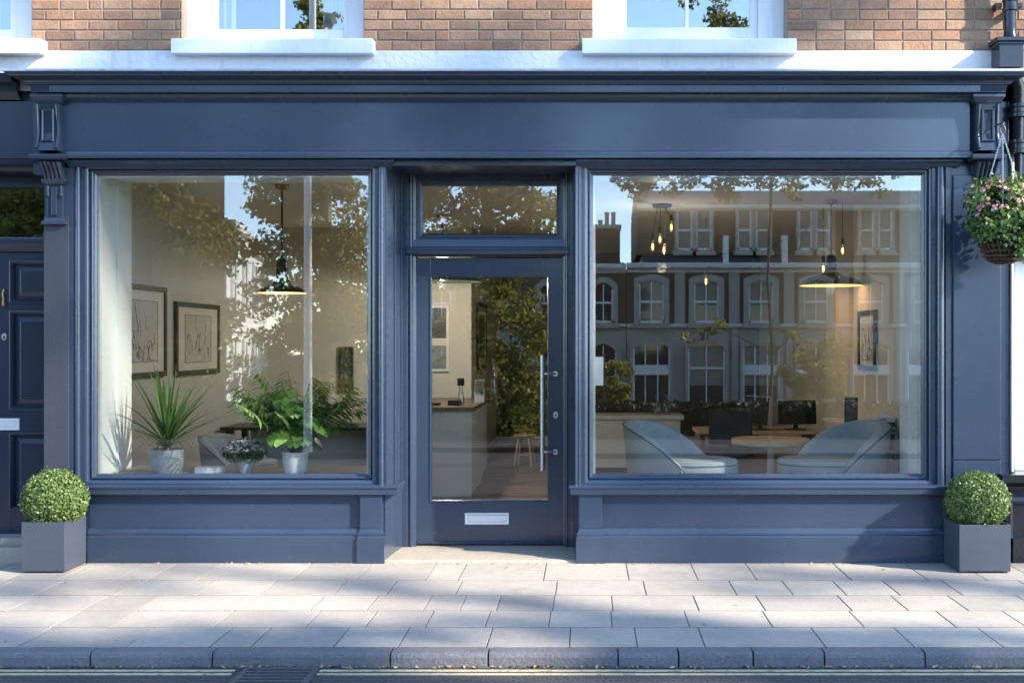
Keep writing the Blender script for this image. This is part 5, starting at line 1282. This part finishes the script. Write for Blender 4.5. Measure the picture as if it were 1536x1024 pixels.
# right terrace
t = root('terraced_house','brick terraced house with white arched window surrounds reflected in the right window','house',(fx(1100),YT,GZ))
x0, x1 = fx(940), fx(1640)
w_ = MB(); w_.box(x0,x1,YT-8,YT,fz(490),fz(404)); w_.box(fx(956),x1,YT-8,YT-.25,fz(382),fz(310)); w_.build('brick_wall','far_brick',t)
MB().box(x0,x1,YT-8,YT+.06,GZ,fz(490)-.01).build('stucco_wall','far_stucco',t)
m = MB(); m.sweep([(x1,YT),(x0,YT)],[(-.2,fz(409)),(.1,fz(409)),(.2,fz(405)),(.45,fz(402)),(.5,fz(397)),(.5,fz(395)),(-.2,fz(394))]); m.sweep([(x1,YT-.25),(fx(956),YT-.25)],[(-.2,fz(316)),(.1,fz(316)),(.3,fz(312)),(.35,fz(307)),(-.2,fz(305))]); m.sweep([(x1,YT+.06),(x0,YT+.06)],[(-.1,fz(492)),(.1,fz(492)),(.2,fz(489)),(.2,fz(486)),(-.1,fz(485))]); m.build('cornice','far_white',t)
m = MB(); m.prism_x([(YT-.26,fz(382)),(YT+.2,fz(394)),(YT-8,fz(394)),(YT-8,fz(382))],fx(965),x1); m.build('slate_band','far_slate',t)
m = MB(); m.prism_x([(YT-.3,fz(305)),(YT-8,fz(305)),(YT-4,fz(270))],fx(956),x1); m.build('roof','far_slate',t)
for a in (1019.5,1101,1183,1265,1347,1429,1511): MB().box(fx(a-8),fx(a+8),YT+.001,YT+.09,fz(485),fz(409)).build('pilaster','far_stucco',t)
for a in (1102,1183,1266,1348): MB().box(fx(a-5),fx(a+5),YT+.062,YT+.18,GZ,fz(493)).build('ground_pilaster','far_stucco',t)
for k in range(8):
    c_ = 977+82*k
    far_window(t,fx(c_-19),fx(c_+19),fz(484),fz(421),YT,.2,.22,1,blind=(k in (1,2)))
    gw = far_window(t,fx(c_-28),fx(c_+28),fz(618),fz(513),YT+.06,.3,.12,2 if k%2==0 else 1,transom=fz(552),blind=(k in (1,2)))
    if k != 1: MB().box(fx(c_-28),fx(c_+28),YT+.09,YT+.22,fz(562),fz(547)).build('transom_panel','far_white',gw)
for a,b_ in ((1015,1039),(1044,1068),(1106,1128),(1134,1156),(1198,1219),(1224,1246),(1290,1312),(1318,1340)): far_window(t,fx(a),fx(b_),fz(375),fz(315),YT-.25,0,.08,0,blind=True)
for a in (1088,1176): MB().box(fx(a-4),fx(a+4),YT-.2,YT+.3,fz(395),fz(354)).build('party_post','far_white',t)
# lower neighbour with chimney
t = root('terraced_house','lower brick house with a tall chimney reflected beside the door','house',(fx(900),YT,GZ))
x0, x1 = fx(560), fx(939)
MB().box(x0,x1,YT-8,YT-.02,fz(490),fz(404)).build('brick_wall','far_brick',t); MB().box(x0,x1,YT-8,YT+.04,GZ,fz(490)-.01).build('stucco_wall','far_stucco',t)
m = MB(); m.sweep([(x1,YT-.02),(x0,YT-.02)],[(-.2,fz(410)),(.1,fz(410)),(.4,fz(402)),(.45,fz(396)),(-.2,fz(395))]); m.sweep([(x1,YT+.04),(x0,YT+.04)],[(-.1,fz(492)),(.2,fz(489)),(.2,fz(486)),(-.1,fz(485))]); m.build('cornice','far_white',t)
m = MB(); m.prism_x([(YT-.3,fz(397)),(YT-8,fz(397)),(YT-4,fz(385))],x0,x1); m.build('roof','far_slate',t)
ch = MB(); ch.box(fx(886),fx(931),YT-2.2,YT-1.0,fz(398),fz(340)); ch.build('chimney','far_brick',t)
m = MB(); m.box(fx(884),fx(933),YT-2.3,YT-.9,fz(340),fz(334)); m.build('chimney_cap','far_stucco',t)
for a,h_ in ((901,325),(911,313),(921,313)):
    MB().lathe([(.12,0),(.1,.1),(.1,fz(h_)-fz(334)-.1),(.13,fz(h_)-fz(334))],(fx(a),YT-1.6,fz(334)),14).build('chimney_pot','far_stucco',t,smooth=True)
for c_ in (905,823,741,659): far_window(t,fx(c_-15),fx(c_+15),fz(484),fz(424),YT-.02,.35,.2,1); far_window(t,fx(c_-20),fx(c_+20),fz(606),fz(516),YT+.04,.4,.14,1,transom=fz(545))
# white house along side street, left window
a = Vector(((340-VX)/F*44, RY(44))); b_ = Vector(((401-VX)/F*60, RY(60))); dirv = (b_-a).normalized(); nv = Vector((-dirv.y,dirv.x)); nv = nv if nv.x > 0 else -nv
t = root('white_house','white rendered house with tall windows along the side street, reflected in the left window','house',(a.x,a.y,-1))
def quadwall(mb, p, q, z0, z1, t0, t1):
    pa, pb, pc, pd = p+nv*t1, q+nv*t1, q+nv*t0, p+nv*t0; mb.add([(v.x,v.y,z0) for v in (pa,pb,pc,pd)]+[(v.x,v.y,z1) for v in (pa,pb,pc,pd)],[(0,1,2,3),(7,6,5,4),(0,4,5,1),(1,5,6,2),(2,6,7,3),(3,7,4,0)])
H_ = 5.7
m = MB(); quadwall(m,a,b_,-1.5,H_,-6,0); m.build('wall','far_white',t)
m = MB(); quadwall(m,a-dirv*.3,b_,H_,H_+.25,-6,.35); quadwall(m,a-dirv*.3,b_,H_-.35,H_-.002,-1,.18); quadwall(m,a,b_,2.0,2.25,-.5,.12); m.build('cornice','far_white',t)
L_ = (b_-a).length
for k in range(4):
    for z0,z1 in ((-.6,1.6),(2.8,4.9)):
        p = a+dirv*(L_*(.08+.24*k)); q = a+dirv*(L_*(.08+.24*k)+1.5)
        m = MB(); quadwall(m,p-dirv*.12,q+dirv*.12,z0-.15,z1+.15,-.3,.08); wo = m.build('window','far_white',t)
        m = MB(); quadwall(m,p,q,z0,z1,-.28,.09); m.build('pane','far_pane',wo)
        m = MB(); quadwall(m,p,q,(z0+z1)/2-.05,(z0+z1)/2+.05,.0,.12); quadwall(m,p+dirv*.70,p+dirv*.80,z0,z1,.0,.115); m.build('sash','far_white',wo)
# tall brick building at left
d = 32; xr_ = (337-VX)/F*d; t = root('brick_house','tall brown brick house reflected behind the tree in the left window','house',(xr_-4,RY(d),-.6))
MB().prism_z([(xr_-11,RY(d)),(xr_-11,RY(d)-9),(xr_*1.3,RY(d)-9),(xr_,RY(d))],-1,7.4).build('brick_wall','far_brick',t)
for k in range(1,3):
    for z0 in (.4,3.6): far_window(t,xr_-2.6-k*2.6,xr_-1.5-k*2.6,z0,z0+1.9,RY(d),.2,.15,1)
m = MB(); m.box(xr_-11.2,xr_+.1,RY(d)-.6,RY(d)+.2,7.401,7.7); m.build('parapet','far_stucco',t)
hx = MB(); tag_ = root('added_dark_hedge','low dark clipped hedge added along the far pavement to darken the reflection over the armchairs','hedge',(0,-11.9,0))  # hedge added so the low part of the window reflections stays dark
hp = np.column_stack([RNG.uniform(-17,17,26000),RNG.uniform(-12.2,-11.5,26000),RNG.uniform(-.05,.52,26000)])
top = RNG.random(26000) < .35; hp[top,2] = RNG.uniform(.48,.57,top.sum()); fr_ = (~top)&(RNG.random(26000) < .6); hp[fr_,1] = RNG.uniform(-11.56,-11.48,fr_.sum())
leaf_mesh('foliage',hp,.11,'hedge_leaf',tag_,aspect=.6)
MB().box(-17,17,-12.1,-11.6,-.3,.45).build('core','hedge',tag_)
# ================================================================== SHADE TREES (down the street to the right, they throw the dappled shade)
def shade_tree(label, base, tiers, leaf, n, seed, h):
    rnd = random.Random(seed); cl_ = []
    for (cx,cy,cz,rx,ry,rz,cnt,rad) in tiers:
        for i in range(cnt):
            u = Vector((rnd.gauss(0,1),rnd.gauss(0,1),rnd.gauss(0,1))).normalized()*rnd.random()**.4
            cl_.append(((cx+u.x*rx,cy+u.y*ry,cz+u.z*rz),rad*rnd.uniform(.7,1.2)))
    return tree('street_tree',label,base,[(base,.22),((base[0]+.1,base[1],h*.35),.18),((base[0],base[1]+.05,h*.65),.13),((base[0]+.1,base[1],h*.95),.05)],cl_,leaf,n,lm='dark_leaf',seed=seed)
SY = -9.5
def T(x, z, y=0.0):      # where the sun ray through a point of the shop front crosses the far row of trees
    t_ = (y-SY)/1.0; return (x+2*t_, SY, z+1.3*t_)
tiers = []
for x, z, rx, rz, cnt, rad in ((-3.2,3.28,1.7,.20,24,.26),(-5.4,1.6,.5,1.1,8,.3),(-.4,3.28,1.5,.2,20,.26),(.75,1.2,.5,.5,3,.25)):
    p = T(x,z); tiers.append((p[0],SY,p[2],rx,.3,rz,cnt,rad))
p = T(-3.4,0); shade_tree('tall street tree down the road that shades the left of the shopfront',(p[0],SY,0),tiers[:2],.2,3600,41,15)
p = T(.1,0); shade_tree('tall street tree down the road that shades the middle of the shopfront',(p[0],SY+.3,0),tiers[2:],.2,2600,42,15)
p = T(2.3,4.5); shade_tree('tall street tree down the road that dapples the bricks at the right',(p[0]+1.5,SY-.4,0),[(p[0],SY,p[2],1.3,.7,.5,8,.3)],.2,800,43,16)
lowt = []
for x, y, rx, rz, cnt in ((-4.2,-2.6,1.4,.9,17),(-1.8,-2.7,1.4,.85,17),(.4,-2.6,1.3,.9,17),(2.6,-2.9,1.2,.9,13)):
    p = T(x,0,y); lowt.append((p[0],SY,p[2],rx,.7,rz,cnt,.3))
for k_, (x, y) in enumerate(((-3.6,-.9),(-.3,-1.2),(1.9,-.8))):
    p = T(x,0,y); lowt.insert(2 if k_ == 0 else len(lowt),(p[0],SY,p[2],1.5,.6,.35,7,.2))
nl = 3
shade_tree('lower street tree down the road that shades the kerb',(lowt[1][0]-.6,SY+.2,0),lowt[:nl],.17,3900,44,9)
shade_tree('lower street tree further down the road that shades the kerb',(lowt[3][0]+1.2,SY+.2,0),lowt[nl:],.17,4000,45,9)
